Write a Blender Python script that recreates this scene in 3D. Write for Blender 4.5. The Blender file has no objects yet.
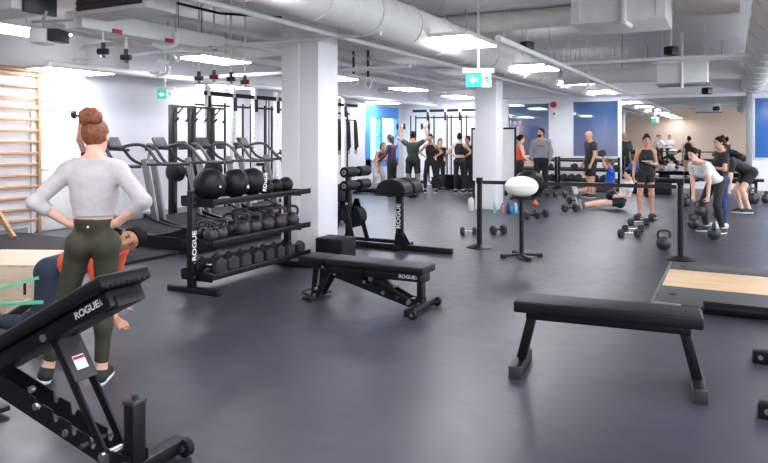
import bpy, bmesh, math, random
import numpy as np
from mathutils import Vector, Matrix, Euler
random.seed(7); np.random.seed(7)
SC = bpy.context.scene
COL = SC.collection
PI = math.pi

# ------------------------------------------------------------------ camera frame (room axes: +y runs down the room, +x to its right)
F, CX, HY, CH = 665.0, 384.0, 138.0, 1.55
YAW = math.radians(27.6); CS, SN = math.cos(YAW), math.sin(YAW)
def ray(px):                       # horizontal world direction per metre of depth
    t = (px-CX)/F
    return (t*CS-SN, t*SN+CS)
def G(px, py):                     # floor point under a pixel
    Z = F*CH/(py-HY); d = ray(px)
    return (d[0]*Z, d[1]*Z)
def AZ(px, Z):                     # ground position at a depth
    d = ray(px); return (d[0]*Z, d[1]*Z)
def YAT(px, x):                    # y where a pixel column crosses a plane of constant x
    d = ray(px); return d[1]/d[0]*x
def XAT(px, y):
    d = ray(px); return d[0]/d[1]*y

# ------------------------------------------------------------------ materials
def lin(c):
    c = c/255.0
    return c/12.92 if c <= .04045 else ((c+.055)/1.055)**2.4
def rgb(r, g, b): return (lin(r), lin(g), lin(b), 1.0)
MATS = {}
def mat(name, col, rough=.5, metal=0.0, var=.08, scale=14.0, bump=0.0, spec=.5, emit=None, estr=0.0, bscale=None, stretch=None, coat=0):
    if name in MATS: return MATS[name]
    m = bpy.data.materials.new(name); m.use_nodes = True
    nt = m.node_tree; b = nt.nodes['Principled BSDF']
    base = rgb(*col)
    b.inputs['Roughness'].default_value = rough; b.inputs['Metallic'].default_value = metal
    b.inputs['Specular IOR Level'].default_value = spec
    if coat: b.inputs['Coat Weight'].default_value = coat
    tc = nt.nodes.new('ShaderNodeTexCoord'); mp = nt.nodes.new('ShaderNodeMapping')
    if stretch: mp.inputs['Scale'].default_value = stretch
    nt.links.new(tc.outputs['Object'], mp.inputs['Vector'])
    nz = nt.nodes.new('ShaderNodeTexNoise'); nz.inputs['Scale'].default_value = scale; nz.inputs['Detail'].default_value = 4
    nt.links.new(mp.outputs['Vector'], nz.inputs['Vector'])
    rp = nt.nodes.new('ShaderNodeValToRGB')
    lo = [max(0, c*(1-var)) for c in base[:3]]+[1]; hi = [min(1, c*(1+var)) for c in base[:3]]+[1]
    rp.color_ramp.elements[0].position = .3; rp.color_ramp.elements[1].position = .7
    rp.color_ramp.elements[0].color = lo; rp.color_ramp.elements[1].color = hi
    nt.links.new(nz.outputs['Fac'], rp.inputs['Fac']); nt.links.new(rp.outputs['Color'], b.inputs['Base Color'])
    if bump:
        n2 = nt.nodes.new('ShaderNodeTexNoise'); n2.inputs['Scale'].default_value = bscale or scale*4; n2.inputs['Detail'].default_value = 3
        nt.links.new(mp.outputs['Vector'], n2.inputs['Vector'])
        bp = nt.nodes.new('ShaderNodeBump'); bp.inputs['Strength'].default_value = bump; bp.inputs['Distance'].default_value = .01
        nt.links.new(n2.outputs['Fac'], bp.inputs['Height']); nt.links.new(bp.outputs['Normal'], b.inputs['Normal'])
    if emit:
        b.inputs['Emission Color'].default_value = rgb(*emit); b.inputs['Emission Strength'].default_value = estr
    MATS[name] = m
    return m

# ------------------------------------------------------------------ mesh builder
class MB:
    def __init__(s): s.bm = bmesh.new()
    def _xf(s, vs, M): bmesh.ops.transform(s.bm, matrix=M, verts=vs)
    def box(s, c, d, rot=None, bev=0.0, seg=2):
        g = bmesh.ops.create_cube(s.bm, size=1.0); vs = g['verts']
        M = Matrix.Translation(c) @ ((rot.to_4x4()) if rot is not None else Matrix.Identity(4)) @ Matrix.Diagonal((d[0], d[1], d[2], 1))
        s._xf(vs, M)
        if bev > 0:
            es = list({e for v in vs for e in v.link_edges})
            bmesh.ops.bevel(s.bm, geom=es, offset=min(bev, min(d)*.45), segments=seg, affect='EDGES', profile=.5)
        return s
    def bx(s, x0, x1, y0, y1, z0, z1, bev=0.0):
        return s.box(((x0+x1)/2, (y0+y1)/2, (z0+z1)/2), (abs(x1-x0), abs(y1-y0), abs(z1-z0)), None, bev)
    def bar(s, p0, p1, w, h, up=(0, 0, 1), bev=0.0):       # w across, h along 'up'
        p0, p1 = Vector(p0), Vector(p1); d = p1-p0; L = d.length; d.normalize()
        u = Vector(up)-d*Vector(up).dot(d)
        if u.length < 1e-4: u = Vector((1, 0, 0))-d*d.x
        u.normalize(); a = u.cross(d)
        R = Matrix((d, a, u)).transposed()
        return s.box((p0+p1)/2, (L, w, h), R, bev)
    def cyl(s, p0, p1, r0, r1=None, seg=16, caps=True):
        r1 = r0 if r1 is None else r1
        p0, p1 = Vector(p0), Vector(p1); d = p1-p0; L = d.length
        g = bmesh.ops.create_cone(s.bm, cap_ends=caps, segments=seg, radius1=max(r0, 1e-4), radius2=max(r1, 1e-4), depth=L)
        q = Vector((0, 0, 1)).rotation_difference(d.normalized())
        s._xf(g['verts'], Matrix.Translation((p0+p1)/2) @ q.to_matrix().to_4x4()); return s
    def ell(s, c, r, rot=None, u=20, v=12):
        g = bmesh.ops.create_uvsphere(s.bm, u_segments=u, v_segments=v, radius=1.0)
        M = Matrix.Translation(c) @ ((rot.to_4x4()) if rot is not None else Matrix.Identity(4)) @ Matrix.Diagonal((r[0], r[1], r[2], 1))
        s._xf(g['verts'], M); return s
    def tube(s, pts, r, seg=10, closed=False, sub=0):
        pts = [Vector(p) for p in pts]
        if sub:                                            # Catmull-Rom
            n = len(pts); out = []
            for i in range(n if closed else n-1):
                a = pts[(i-1) % n] if (closed or i > 0) else pts[i]
                b, c = pts[i], pts[(i+1) % n]
                d = pts[(i+2) % n] if (closed or i+2 < n) else c
                for k in range(sub):
                    t = k/sub
                    out.append(.5*((2*b)+(c-a)*t+(2*a-5*b+4*c-d)*t*t+(3*b-a-3*c+d)*t**3))
            if not closed: out.append(pts[-1])
            pts = out
        n = len(pts); rings = []; nrm = None
        for i, p in enumerate(pts):
            t = (pts[(i+1) % n]-pts[(i-1) % n]) if closed else (pts[min(i+1, n-1)]-pts[max(i-1, 0)])
            t.normalize()
            if nrm is None:
                nrm = Vector((0, 0, 1)) if abs(t.z) < .9 else Vector((1, 0, 0))
            nrm = (nrm-t*nrm.dot(t)).normalized(); b = t.cross(nrm)
            rr = r[i] if isinstance(r, (list, tuple)) else r
            rings.append([s.bm.verts.new(p+nrm*rr*math.cos(2*PI*k/seg)+b*rr*math.sin(2*PI*k/seg)) for k in range(seg)])
        for i in range(n if closed else n-1):
            A, B = rings[i], rings[(i+1) % n]
            for k in range(seg): s.bm.faces.new((A[k], A[(k+1) % seg], B[(k+1) % seg], B[k]))
        if not closed:
            s.bm.faces.new(list(reversed(rings[0]))); s.bm.faces.new(rings[-1])
        return s
    def lathe(s, prof, c=(0, 0, 0), axis=(0, 0, 1), seg=24):
        q = Vector((0, 0, 1)).rotation_difference(Vector(axis).normalized()).to_matrix(); c = Vector(c)
        rings = []
        for r, z in prof:
            rings.append([s.bm.verts.new(c+q @ Vector((max(r, 1e-4)*math.cos(2*PI*k/seg), max(r, 1e-4)*math.sin(2*PI*k/seg), z))) for k in range(seg)])
        for A, B in zip(rings, rings[1:]):
            for k in range(seg): s.bm.faces.new((A[k], A[(k+1) % seg], B[(k+1) % seg], B[k]))
        s.bm.faces.new(list(reversed(rings[0]))); s.bm.faces.new(rings[-1]); return s
    def prism(s, poly, o, ax, ay, az, depth):              # 2D polygon in axes ax/ay extruded along az
        o, ax, ay, az = Vector(o), Vector(ax), Vector(ay), Vector(az)
        A = [s.bm.verts.new(o+ax*x+ay*y) for x, y in poly]; B = [s.bm.verts.new(o+ax*x+ay*y+az*depth) for x, y in poly]
        n = len(poly)
        f1 = s.bm.faces.new(A); f2 = s.bm.faces.new(list(reversed(B)))
        for i in range(n): s.bm.faces.new((A[i], B[i], B[(i+1) % n], A[(i+1) % n]))
        return s
    def torus(s, c, R, r, n=(0, 0, 1), seg=28, ts=8):
        q = Vector((0, 0, 1)).rotation_difference(Vector(n).normalized()).to_matrix()
        return s.tube([Vector(c)+q @ Vector((R*math.cos(2*PI*k/seg), R*math.sin(2*PI*k/seg), 0)) for k in range(seg)], r, ts, True)
    def build(s, name, m, parent=None, loc=None, ang=38):
        bmesh.ops.recalc_face_normals(s.bm, faces=s.bm.faces[:])
        me = bpy.data.meshes.new(name); s.bm.to_mesh(me); s.bm.free()
        return link(name, me, m, parent, loc, ang)
def link(name, me, m, parent=None, loc=None, ang=38):
    me.materials.append(m)
    me.polygons.foreach_set('use_smooth', [True]*len(me.polygons))
    if ang: me.set_sharp_from_angle(angle=math.radians(ang))
    o = bpy.data.objects.new(name, me); COL.objects.link(o)
    if parent is not None: o.parent = parent
    if loc is not None: o.location = loc
    return o
def tag(o, label, cat, group=None, kind=None):
    if label: o['label'] = label
    if cat: o['category'] = cat
    if group: o['group'] = group
    if kind: o['kind'] = kind
    return o
def thing(name, label, cat, loc=(0, 0, 0), rz=0.0, group=None):
    o = bpy.data.objects.new(name, None); COL.objects.link(o)
    o.empty_display_size = .05
    o.location = loc; o.rotation_euler = (0, 0, rz)
    return tag(o, label, cat, group)
def struct(o): o['kind'] = 'structure'; return o
def copy_tree(o, parent=None):
    c = o.copy(); COL.objects.link(c); c.parent = parent
    for ch in list(o.children): copy_tree(ch, c)
    return c
def dup(o, loc, rz=0.0, label=None, scale=None, rot=None):
    c = copy_tree(o); c.location = loc; c.rotation_euler = rot or (0, 0, rz)
    if label: c['label'] = label
    if scale: c.scale = (scale,)*3
    return c
def text(body, size, m, parent, M, depth=.0015, name='lettering', sx=1.0):
    cu = bpy.data.curves.new('t', 'FONT'); cu.body = body; cu.size = size; cu.extrude = depth; cu.offset = size*.022
    cu.align_x = 'CENTER'; cu.align_y = 'CENTER'
    to = bpy.data.objects.new('t', cu); COL.objects.link(to)
    dg = bpy.context.evaluated_depsgraph_get(); me = bpy.data.meshes.new_from_object(to.evaluated_get(dg))
    bpy.data.objects.remove(to); bpy.data.curves.remove(cu)
    me.transform(M @ Matrix.Diagonal((sx, 1, 1, 1))); me.materials.clear(); me.name = name
    return link(name, me, m, parent, None, 30)
def frame(o, ax, ay):                                       # matrix: text x along ax, text up along ay
    ax = Vector(ax).normalized(); ay = Vector(ay); ay = (ay-ax*ay.dot(ax)).normalized(); az = ax.cross(ay)
    M = Matrix((ax, ay, az)).transposed().to_4x4(); M.translation = Vector(o); return M

# ------------------------------------------------------------------ palette
M_BLK = mat('black_powder_coat', (14, 14, 16), .45, .0, .15, 60, .08, spec=.3)
M_BLK2 = mat('black_satin_steel', (15, 15, 17), .40, .0, .12, 40, spec=.32)
M_VINYL = mat('black_vinyl', (16, 16, 18), .46, 0, .15, 30, .10, spec=.30, bscale=300)
M_RUB = mat('black_rubber', (18, 18, 20), .55, 0, .15, 40, .15, spec=.3)
M_IRON = mat('cast_iron', (38, 38, 41), .45, .0, .2, 50, .15)
M_CHR = mat('chrome', (200, 200, 205), .2, 1.0, .05, 20)
M_STL = mat('zinc_steel', (170, 170, 175), .3, .9, .1, 30)
M_WPAINT = mat('white_wall_paint', (232, 231, 235), .6, 0, .02, 3, .03, bscale=120)
M_GPAINT_SHADE = mat('pale_grey_paint_and_shade', (206, 207, 213), .6, 0, .02, 3, .03, bscale=120)  # on the left wall this grey holds its dimmer lighting
M_CEIL = mat('painted_deck', (222, 222, 222), .8, 0, .06, 4, .1, bscale=30)
M_WMET = mat('white_painted_metal', (228, 228, 226), .45, 0, .04, 8)
M_DUCT = mat('white_spiral_duct', (222, 221, 216), .5, 0, .05, 6)
M_GMET = mat('grey_painted_metal', (150, 151, 154), .5, .1, .06, 10)
M_DGR = mat('dark_grey_plastic', (48, 48, 53), .45, 0, .1, 30)
M_MGR = mat('mid_grey_metal', (132, 133, 138), .38, .35, .08, 20)
M_WOOD = mat('beech_wood', (190, 146, 108), .5, 0, .18, 5, .05, stretch=(1, 1, 12))
M_PLY = mat('birch_plywood', (226, 205, 180), .55, 0, .10, 3, .04, stretch=(1, 9, 9))
M_WHT = mat('white_plastic', (240, 240, 238), .4, 0, .02, 10)
M_BALLW = mat('white_leather', (243, 241, 230), .5, 0, .02, 8)
M_TXT = mat('white_print', (225, 225, 228), .5, 0, .02, 10)
M_RED = mat('red_paint', (190, 38, 42), .4, 0, .1, 20)
M_ORG = mat('orange_plastic', (238, 112, 38), .45, 0, .1, 20)
M_EMIT = mat('lit_diffuser', (255, 255, 255), .5, 0, 0, 5, emit=(250, 250, 255), estr=18.0)
M_UP = mat('added_uplight', (255, 255, 255), .5, 0, 0, 5, emit=(250, 250, 255), estr=.7)
M_GRN = mat('lit_green_sign', (40, 190, 160), .4, 0, .02, 5, emit=(34, 190, 155), estr=.42)
M_SGNW = mat('lit_white_sign', (245, 250, 250), .4, 0, 0, 5, emit=(235, 250, 245), estr=.5)
M_URE = mat('urethane', (36, 36, 40), .5, 0, .12, 40, spec=.45)
M_BAND = mat('green_elastic', (112, 208, 160), .5, 0, .08, 20)

def glass(name, col, rough=.02, trans=.0, spec=.6):
    m = mat(name, col, rough, 0, .03, 1.0, spec=spec)
    m.node_tree.nodes['Principled BSDF'].inputs['Transmission Weight'].default_value = trans
    return m
# ------------------------------------------------------------------ people: smooth implicit bodies, meshed once
def V(*a): return np.array(a, dtype=np.float64)
def nz(v):
    v = np.array(v, dtype=np.float64); n = np.linalg.norm(v); return v/n if n > 1e-9 else v
def cone(a, b, ra, rb, g, t0=None, t1=None): return dict(t='c', a=np.array(a, float), b=np.array(b, float), ra=ra, rb=rb, g=g, t0=t0, t1=t1)
def elli(c, R, r, g): return dict(t='e', c=np.array(c, float), R=np.array(R, float), r=np.array(r, float), g=g)
def pbox(p):
    if p['t'] == 'c':
        m = max(p['ra'], p['rb']); return np.minimum(p['a'], p['b'])-m, np.maximum(p['a'], p['b'])+m
    e = np.sqrt(((p['R'].T*p['r'])**2).sum(1)); return p['c']-e, p['c']+e
def pdist(p, X, Y, Z):
    if p['t'] == 'c':
        d = p['b']-p['a']; L2 = d@d
        ax, ay, az = X-p['a'][0], Y-p['a'][1], Z-p['a'][2]
        tu = (ax*d[0]+ay*d[1]+az*d[2])/L2; t = np.clip(tu, 0, 1)
        r = p['ra']+(p['rb']-p['ra'])*t
        D = np.sqrt((ax-d[0]*t)**2+(ay-d[1]*t)**2+(az-d[2]*t)**2)-r-p.get('off', 0)
        L = math.sqrt(L2)
        if p['t1'] is not None: D = np.maximum(D, (tu-p['t1'])*L)
        if p['t0'] is not None: D = np.maximum(D, (p['t0']-tu)*L)
        return D
    dx, dy, dz = X-p['c'][0], Y-p['c'][1], Z-p['c'][2]; R = p['R']; r = p['r']+p.get('off', 0)
    q = [(R[i, 0]*dx+R[i, 1]*dy+R[i, 2]*dz) for i in range(3)]
    k0 = np.sqrt(sum((q[i]/r[i])**2 for i in range(3)))+1e-9; k1 = np.sqrt(sum((q[i]/r[i]**2)**2 for i in range(3)))+1e-9
    return k0*(k0-1)/k1
def mesh_sdf(prims, h, k=.03, cuts=(), pad=.03):
    lo = np.min([pbox(p)[0] for p in prims], 0)-pad; hi = np.max([pbox(p)[1] for p in prims], 0)+pad
    off = max([p.get('off', 0) for p in prims]+[0]); lo -= off; hi += off
    n = np.ceil((hi-lo)/h).astype(int)+1
    ax = [lo[i]+h*np.arange(n[i]) for i in range(3)]
    D = np.full(tuple(n), .3, dtype=np.float32)
    for p in prims:
        a, b = pbox(p); m = p.get('off', 0)+k+3*h
        i0 = np.maximum(((a-m-lo)/h).astype(int), 0); i1 = np.minimum(((b+m-lo)/h).astype(int)+2, n)
        sl = tuple(slice(i0[i], i1[i]) for i in range(3))
        d = pdist(p, ax[0][sl[0]][:, None, None], ax[1][sl[1]][None, :, None], ax[2][sl[2]][None, None, :]).astype(np.float32)
        kk = p.get('k', k); cur = D[sl]; hh = np.maximum(kk-np.abs(cur-d), 0)/kk
        D[sl] = np.minimum(cur, d)-hh*hh*kk*.25
    if cuts:
        X, Y, Z = ax[0][:, None, None], ax[1][None, :, None], ax[2][None, None, :]
        for o, nn in cuts: D = np.maximum(D, ((X-o[0])*nn[0]+(Y-o[1])*nn[1]+(Z-o[2])*nn[2]).astype(np.float32))
    for i in range(3):                                  # close at the borders
        s = [slice(None)]*3
        for e in (0, -1): s[i] = e; D[tuple(s)] = .1
    S = D < 0
    C = np.zeros(tuple(n-1), dtype=np.uint8)
    for i in (0, 1):
        for j in (0, 1):
            for l in (0, 1): C += S[i:n[0]-1+i, j:n[1]-1+j, l:n[2]-1+l]
    act = (C > 0) & (C < 8); idx = np.argwhere(act)
    if len(idx) == 0: return [], []
    ID = np.full(C.shape, -1, dtype=np.int64); ID[act] = np.arange(len(idx))
    acc = np.zeros((len(idx), 3)); cnt = np.zeros(len(idx))
    co = [(i, j, l) for i in (0, 1) for j in (0, 1) for l in (0, 1)]
    for a in range(8):
        for b in range(a+1, 8):
            A, B = co[a], co[b]
            if sum(abs(A[q]-B[q]) for q in range(3)) != 1: continue
            da = D[idx[:, 0]+A[0], idx[:, 1]+A[1], idx[:, 2]+A[2]].astype(float); db = D[idx[:, 0]+B[0], idx[:, 1]+B[1], idx[:, 2]+B[2]].astype(float)
            m = (da < 0) != (db < 0); t = np.where(m, da/(da-db+1e-12), 0)
            pt = np.array(A)[None, :]+t[:, None]*(np.array(B)-np.array(A))[None, :]
            acc[m] += pt[m]; cnt[m] += 1
    verts = lo+h*(idx+acc/cnt[:, None])
    faces = []
    for d in range(3):
        e, f = (d+1) % 3, (d+2) % 3
        s0 = [slice(None)]*3; s1 = [slice(None)]*3; s0[d] = slice(0, n[d]-1); s1[d] = slice(1, n[d])
        ch = S[tuple(s0)] != S[tuple(s1)]
        q = np.argwhere(ch); q = q[(q[:, e] > 0) & (q[:, f] > 0) & (q[:, e] < n[e]-1) & (q[:, f] < n[f]-1)]
        if len(q) == 0: continue
        ins = S[q[:, 0], q[:, 1], q[:, 2]]
        def cid(de, df):
            r = q.copy(); r[:, e] += de; r[:, f] += df; return ID[r[:, 0], r[:, 1], r[:, 2]]
        quad = np.stack([cid(-1, -1), cid(0, -1), cid(0, 0), cid(-1, 0)], 1)
        quad[~ins] = quad[~ins][:, ::-1]
        faces.append(quad)
    faces = np.concatenate(faces)
    # light smoothing
    for _ in range(2):
        s = np.zeros_like(verts); c = np.zeros(len(verts))
        for i in range(4):
            a, b = faces[:, i], faces[:, (i+1) % 4]
            np.add.at(s, a, verts[b]); np.add.at(c, a, 1)
        verts = verts*.6+.4*s/np.maximum(c, 1)[:, None]
    return verts, faces
def sdf_obj(name, prims, h, m, parent, k=.03, cuts=(), dz=0.0):
    v, f = mesh_sdf(prims, h, k, cuts)
    if len(v) == 0: return None
    me = bpy.data.meshes.new(name); me.from_pydata((v+np.array([0, 0, dz])).tolist(), [], f.tolist()); me.validate()
    return link(name, me, m, parent, None, None)

SKIN = {'fair': mat('skin_fair', (226, 178, 156), .5, 0, .05, 12), 'tan': mat('skin_tan', (200, 148, 120), .5, 0, .05, 12), 'brown': mat('skin_brown', (184, 132, 102), .5, 0, .05, 12)}
HAIR = {'auburn': mat('hair_auburn', (132, 72, 44), .5, 0, .4, 60, .5, bscale=120), 'black': mat('hair_black', (16, 13, 13), .7, 0, .25, 60, .3, spec=.2), 'brown': mat('hair_brown', (86, 56, 42), .5, 0, .3, 60, .3), 'grey': mat('hair_grey', (120, 108, 100), .5, 0, .2, 60, .2)}
CL = {}
def cloth(n, c, rough=.8):
    if n not in CL: CL[n] = mat('cloth_'+n, c, rough, 0, .07, 25, .12, bscale=60)
    return CL[n]
M_EYE = mat('eye_dark', (36, 26, 24), .25, 0, .1, 30); M_LIP = mat('lip_tone', (176, 96, 90), .5, 0, .05, 30)
M_SOLE = mat('shoe_sole_white', (225, 225, 225), .6, 0, .05, 30)

def person(label, xy, fwd, H=1.75, fem=False, pose=None, skin='fair', wear=(), hair=('short', 'black'), res=.015, shoe=('black', (30, 30, 32)), group=None, z=None, curls=.35, loc_z=0, sole=True, face=True, bulk=1.0):
    q = dict(sp1=(0, 0, 1), sp2=(0, 0, 1), nk=(.12, 0, 1), hf=(1, 0, 0), pl=(0, 1, 0), sl=(0, 1, 0),
             ual=(0, .18, -1), fal=(.15, .05, -1), uar=(0, -.18, -1), far=(.15, -.05, -1),
             thl=(.02, .05, -1), snl=(-.04, .02, -1), thr=(.02, -.05, -1), snr=(-.04, -.02, -1), ftl=(1, .2, 0), ftr=(1, -.2, 0))
    q.update(pose or {}); s = H/1.75
    g = {k_: nz(v) for k_, v in q.items() if k_ not in ('curl_l', 'curl_r', 'bun', 'beard')}
    pl, sl = g['pl'], g['sl']; b = bulk
    P = V(0, 0, 0); sp1, sp2 = g['sp1'], g['sp2']
    M1 = P+sp1*.20*s; N = M1+sp2*.30*s
    HW, SW = ((.083, .150) if fem else (.09, .182)); HW *= s; SW *= s
    hl, hr = P+pl*HW-sp1*.03*s, P-pl*HW-sp1*.03*s
    shc = N-sp2*.055*s; Sl, Sr = shc+sl*SW, shc-sl*SW
    nk = g['nk']; SK = N+nk*.085*s
    hf = g['hf']; hu = nz(nk-hf*(nk@hf)); hl_ = np.cross(hu, hf); Hc = SK+hu*.085*s+hf*.022*s
    cf = nz(np.cross(sl, sp2)); pf = nz(np.cross(pl, sp1)); wf = nz(cf+pf); wl = nz(sl+pl)
    El, Er = Sl+g['ual']*.285*s, Sr+g['uar']*.285*s
    Wl, Wr = El+g['fal']*.245*s, Er+g['far']*.245*s
    Kl, Kr = hl+g['thl']*.42*s, hr+g['thr']*.42*s
    Al, Ar = Kl+g['snl']*.41*s, Kr+g['snr']*.41*s
    fr = lambda f, l, u: np.array([f, l, u])
    B = []; hk_ = .93 if fem else 1.0
    a = B.append; th = (.080 if fem else .086)*s*b; w_ = (.118 if fem else .142)*s*b
    a(cone(hl, hr, (.083 if fem else .098)*s*b, (.083 if fem else .098)*s*b, 'torso'))
    if fem:
        for hh in (hl, hr): a(elli(hh-pf*.034*s-sp1*.02*s, fr(pf, pl, sp1), (.066*s, .068*s, .088*s), 'torso'))
    a(elli(P+sp1*.12*s, fr(wf, wl, sp1), (.098*s*b, w_, .15*s), 'torso'))
    a(elli(M1+sp2*.09*s, fr(cf, sl, sp2), (.108*s*b, (.138 if fem else .165)*s*b, .185*s), 'torso'))
    a(elli(M1+sp2*.185*s-cf*.012*s, fr(cf, sl, sp2), (.085*s, (.15 if fem else .175)*s, .10*s), 'torso'))
    if fem:
        for sg in (-1, 1): a(elli(M1+sp2*.09*s+cf*.085*s+sl*sg*.065*s, fr(cf, sl, sp2), (.055*s, .062*s, .062*s), 'torso'))
    for S_ in (Sl, Sr):
        a(cone(N+nk*.02*s, S_, .048*s, .048*s, 'torso'))
    a(cone(N-sp2*.03*s, SK, (.05 if fem else .058)*s, (.046 if fem else .054)*s, 'neck'))
    # head
    a(elli(Hc+hu*.022*s-hf*.012*s, fr(hf, hl_, hu), (.100*s*hk_, .077*s*hk_, .098*s*hk_), 'head'))
    a(elli(Hc-hu*.038*s+hf*.026*s, fr(hf, hl_, hu), (.066*s, .058*s, .078*s), 'head'))
    a(elli(Hc-hu*.09*s+hf*.058*s, fr(hf, hl_, hu), (.026*s, .028*s, .022*s), 'head'))
    p_ = cone(Hc+hu*.012*s+hf*.088*s, Hc-hu*.028*s+hf*.107*s, .008*s, .014*s, 'head'); p_['k'] = .012; a(p_)
    for sg in (-1, 1):
        p_ = elli(Hc-hu*.012*s+hl_*sg*.080*s-hf*.008*s, fr(hf, hl_, hu), (.018*s, .010*s, .032*s), 'head'); p_['k'] = .01; a(p_)
    for nm, S_, E_, W_ in (('l', Sl, El, Wl), ('r', Sr, Er, Wr)):
        A_ = (.046 if fem else .053)*s*b
        a(elli(S_+(E_-S_)*.08, np.eye(3), (A_*1.14,)*3, 'ua'+nm))
        a(cone(S_, E_, A_, A_*.80, 'ua'+nm)); 
        p_ = cone(E_, W_, A_*.82, .027*s, 'fa'+nm); p_['k'] = .02; a(p_)
        hd = nz(q.get('hd'+nm, W_-E_)); hn = np.array(q.get('hn'+nm, (0, -1 if nm == 'l' else 1, 0)), float); hn = nz(hn-hd*(hn@hd))
        tl = np.cross(hd, hn)*(-1 if nm == 'l' else 1)          # thumb side
        c1 = q.get('curl_'+nm, curls)
        for sd in (-1, 0, 1):
            p_ = cone(W_, W_+hd*.082*s+tl*.026*sd*s, .019*s, .0145*s, 'hand'+nm); p_['k'] = .016; a(p_)
        for j, (o_, L_) in enumerate(((.033, .068), (.012, .078), (-.010, .072), (-.031, .056))):
            b0 = W_+hd*.086*s+tl*o_*s; d1 = hd*math.cos(c1)+hn*math.sin(c1); d2 = hd*math.cos(2.1*c1)+hn*math.sin(2.1*c1); fan = tl*(o_*1.6)
            m1 = b0+nz(d1+fan)*L_*.5*s; m2 = m1+nz(d2+fan)*L_*.55*s
            for u0, u1, r0, r1 in ((b0, m1, .0095, .009), (m1, m2, .009, .0075)):
                p_ = cone(u0, u1, r0*s, r1*s, 'hand'+nm); p_['k'] = .006; a(p_)
        t0_ = W_+hd*.028*s+tl*.022*s; t1_ = t0_+nz(tl*.9+hd*.7+hn*.35)*.045*s; t2_ = t1_+nz(tl*.25+hd*.9+hn*(.3+c1*.5))*.036*s
        for u0, u1, r0, r1 in ((t0_, t1_, .014, .0115), (t1_, t2_, .011, .009)):
            p_ = cone(u0, u1, r0*s, r1*s, 'hand'+nm); p_['k'] = .008; a(p_)
        q['_H'+nm] = W_+hd*.085*s
        q['_G'+nm] = W_+hd*.09*s+hn*.025*s; q['_L'+nm] = tl
    feet = {}
    for nm, h_, K_, A_ in (('l', hl, Kl, Al), ('r', hr, Kr, Ar)):
        a(cone(h_, K_, th, .056*s*b, 'th'+nm))
        sn = nz(A_-K_); ft = g['ft'+nm]; 
        back = nz(-(ft-sn*(ft@sn)))
        a(cone(K_, A_, .054*s*b, .036*s, 'sn'+nm)); a(elli(K_+(A_-K_)*.30+back*.014*s, np.eye(3), (.052*s*b, .052*s*b, .075*s), 'sn'+nm))
        fd = nz(sn-ft*(sn@ft)); fl = np.cross(fd, ft)
        heel = A_+fd*.040*s-ft*.035*s; toe = A_+fd*.052*s+ft*.15*s
        a(cone(heel, toe, .034*s, .028*s, 'ft'+nm)); a(cone(A_, A_+fd*.03*s+ft*.07*s, .036*s, .034*s, 'ft'+nm))
        feet[nm] = (A_, ft, fd, fl, heel, toe)
    root = thing('person', label, 'person', (xy[0], xy[1], 0), math.atan2(fwd[1], fwd[0]), group)
    # ground level
    zs = []
    for nm in 'lr':
        A_, ft, fd, fl, heel, toe = feet[nm]; bot = A_+fd*.083*s
        zs += [(bot-ft*.07*s)[2], (bot+ft*.18*s)[2]]
    zs += [min(K_[2]-.056*s*b for K_ in (Kl, Kr))+.0, (P-pl*0)[2]-.118*s]
    for p in B:
        if p['g'].startswith('hand'): zs.append(pbox(p)[0][2])
    dz = -min(zs)+loc_z if z is None else z
    sdf_obj('body', B, res, SKIN[skin], root, .026, (), dz)
    # garments
    def grow(gs, off, lim={}):
        out = []
        for p in B:
            if p['g'] in gs:
                r = dict(p); r['off'] = off
                if p['g'] in lim:
                    if r['t'] != 'c':
                        if lim[p['g']] < .45: continue
                    else: r['t1'] = lim[p['g']]
                    
                out.append(r)
        return out
    def sp(t): return P+sp1*(.5*t)*s if t < .4 else M1+sp2*(.5*(t-.4))*s
    for wv in wear:
        nm, mt, kind, kw = wv[0], wv[1], wv[2], (wv[3] if len(wv) > 3 else {})
        off = kw.get('off', .010)
        if kind == 'top':
            gs = ['torso']; lim = {}
            sl_ = kw.get('sleeve', 0)                       # 0 none, <1 upper arm, 1..2 to the forearm
            if sl_ > 0:
                gs += ['ual', 'uar']; lim = {'ual': min(sl_, 1) if sl_ < 1 else None, 'uar': None}
                lim = {k_: (sl_ if sl_ < 1 else None) for k_ in ('ual', 'uar')}
                lim = {k_: v for k_, v in lim.items() if v is not None}
                if sl_ > 1: gs += ['fal', 'far']; lim.update(fal=sl_-1, far=sl_-1)
            hem = kw.get('hem', .1); hi = kw.get('neck', .97)
            # sleeves must survive a hem cut: mesh torso and sleeves with cut planes folded into the torso only
            tor = grow(['torso'], off); slv = grow([x for x in gs if x != 'torso'], off, lim)
            d1 = nz(sp1 if hem < .4 else sp2)
            cuts = [(sp(hem), -d1), (sp(hi) if hi < 1 else N+sp2*.02*s, nz(sp2))] if not slv else None
            if kw.get('tank'):
                cuts = [(sp(hem), -d1), (N+sp2*.0, sp2)]+[(shc+sl*sg*.108*s, nz(sl*sg*.88+sp2*.45)) for sg in (-1, 1)]+[(N+cf*.04*s-sp2*.01*s, nz(cf*.75+sp2*.66))]
            if slv:
                o = sdf_top(nm, tor, slv, res, mt, root, [(sp(hem), -d1), (sp(hi) if hi < 1 else N+sp2*.022*s, nz(sp2))], dz)
            else: sdf_obj(nm, tor, res, mt, root, .03, cuts, dz)
        elif kind == 'bottom':
            L = kw.get('leg', 2); gs = ['torso', 'thl', 'thr']; lim = {}
            if L < 1: lim = dict(thl=L, thr=L)
            elif L > 1: gs += ['snl', 'snr']; lim = dict(snl=L-1, snr=L-1)
            tor = grow(['torso'], off); lg = grow([x for x in gs if x != 'torso'], off, lim)
            sdf_top(nm, tor, lg, res, mt, root, [(sp(kw.get('waist', .22)), nz(sp1))], dz, legs=True)
    # hair
    hk, hc = hair
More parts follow.
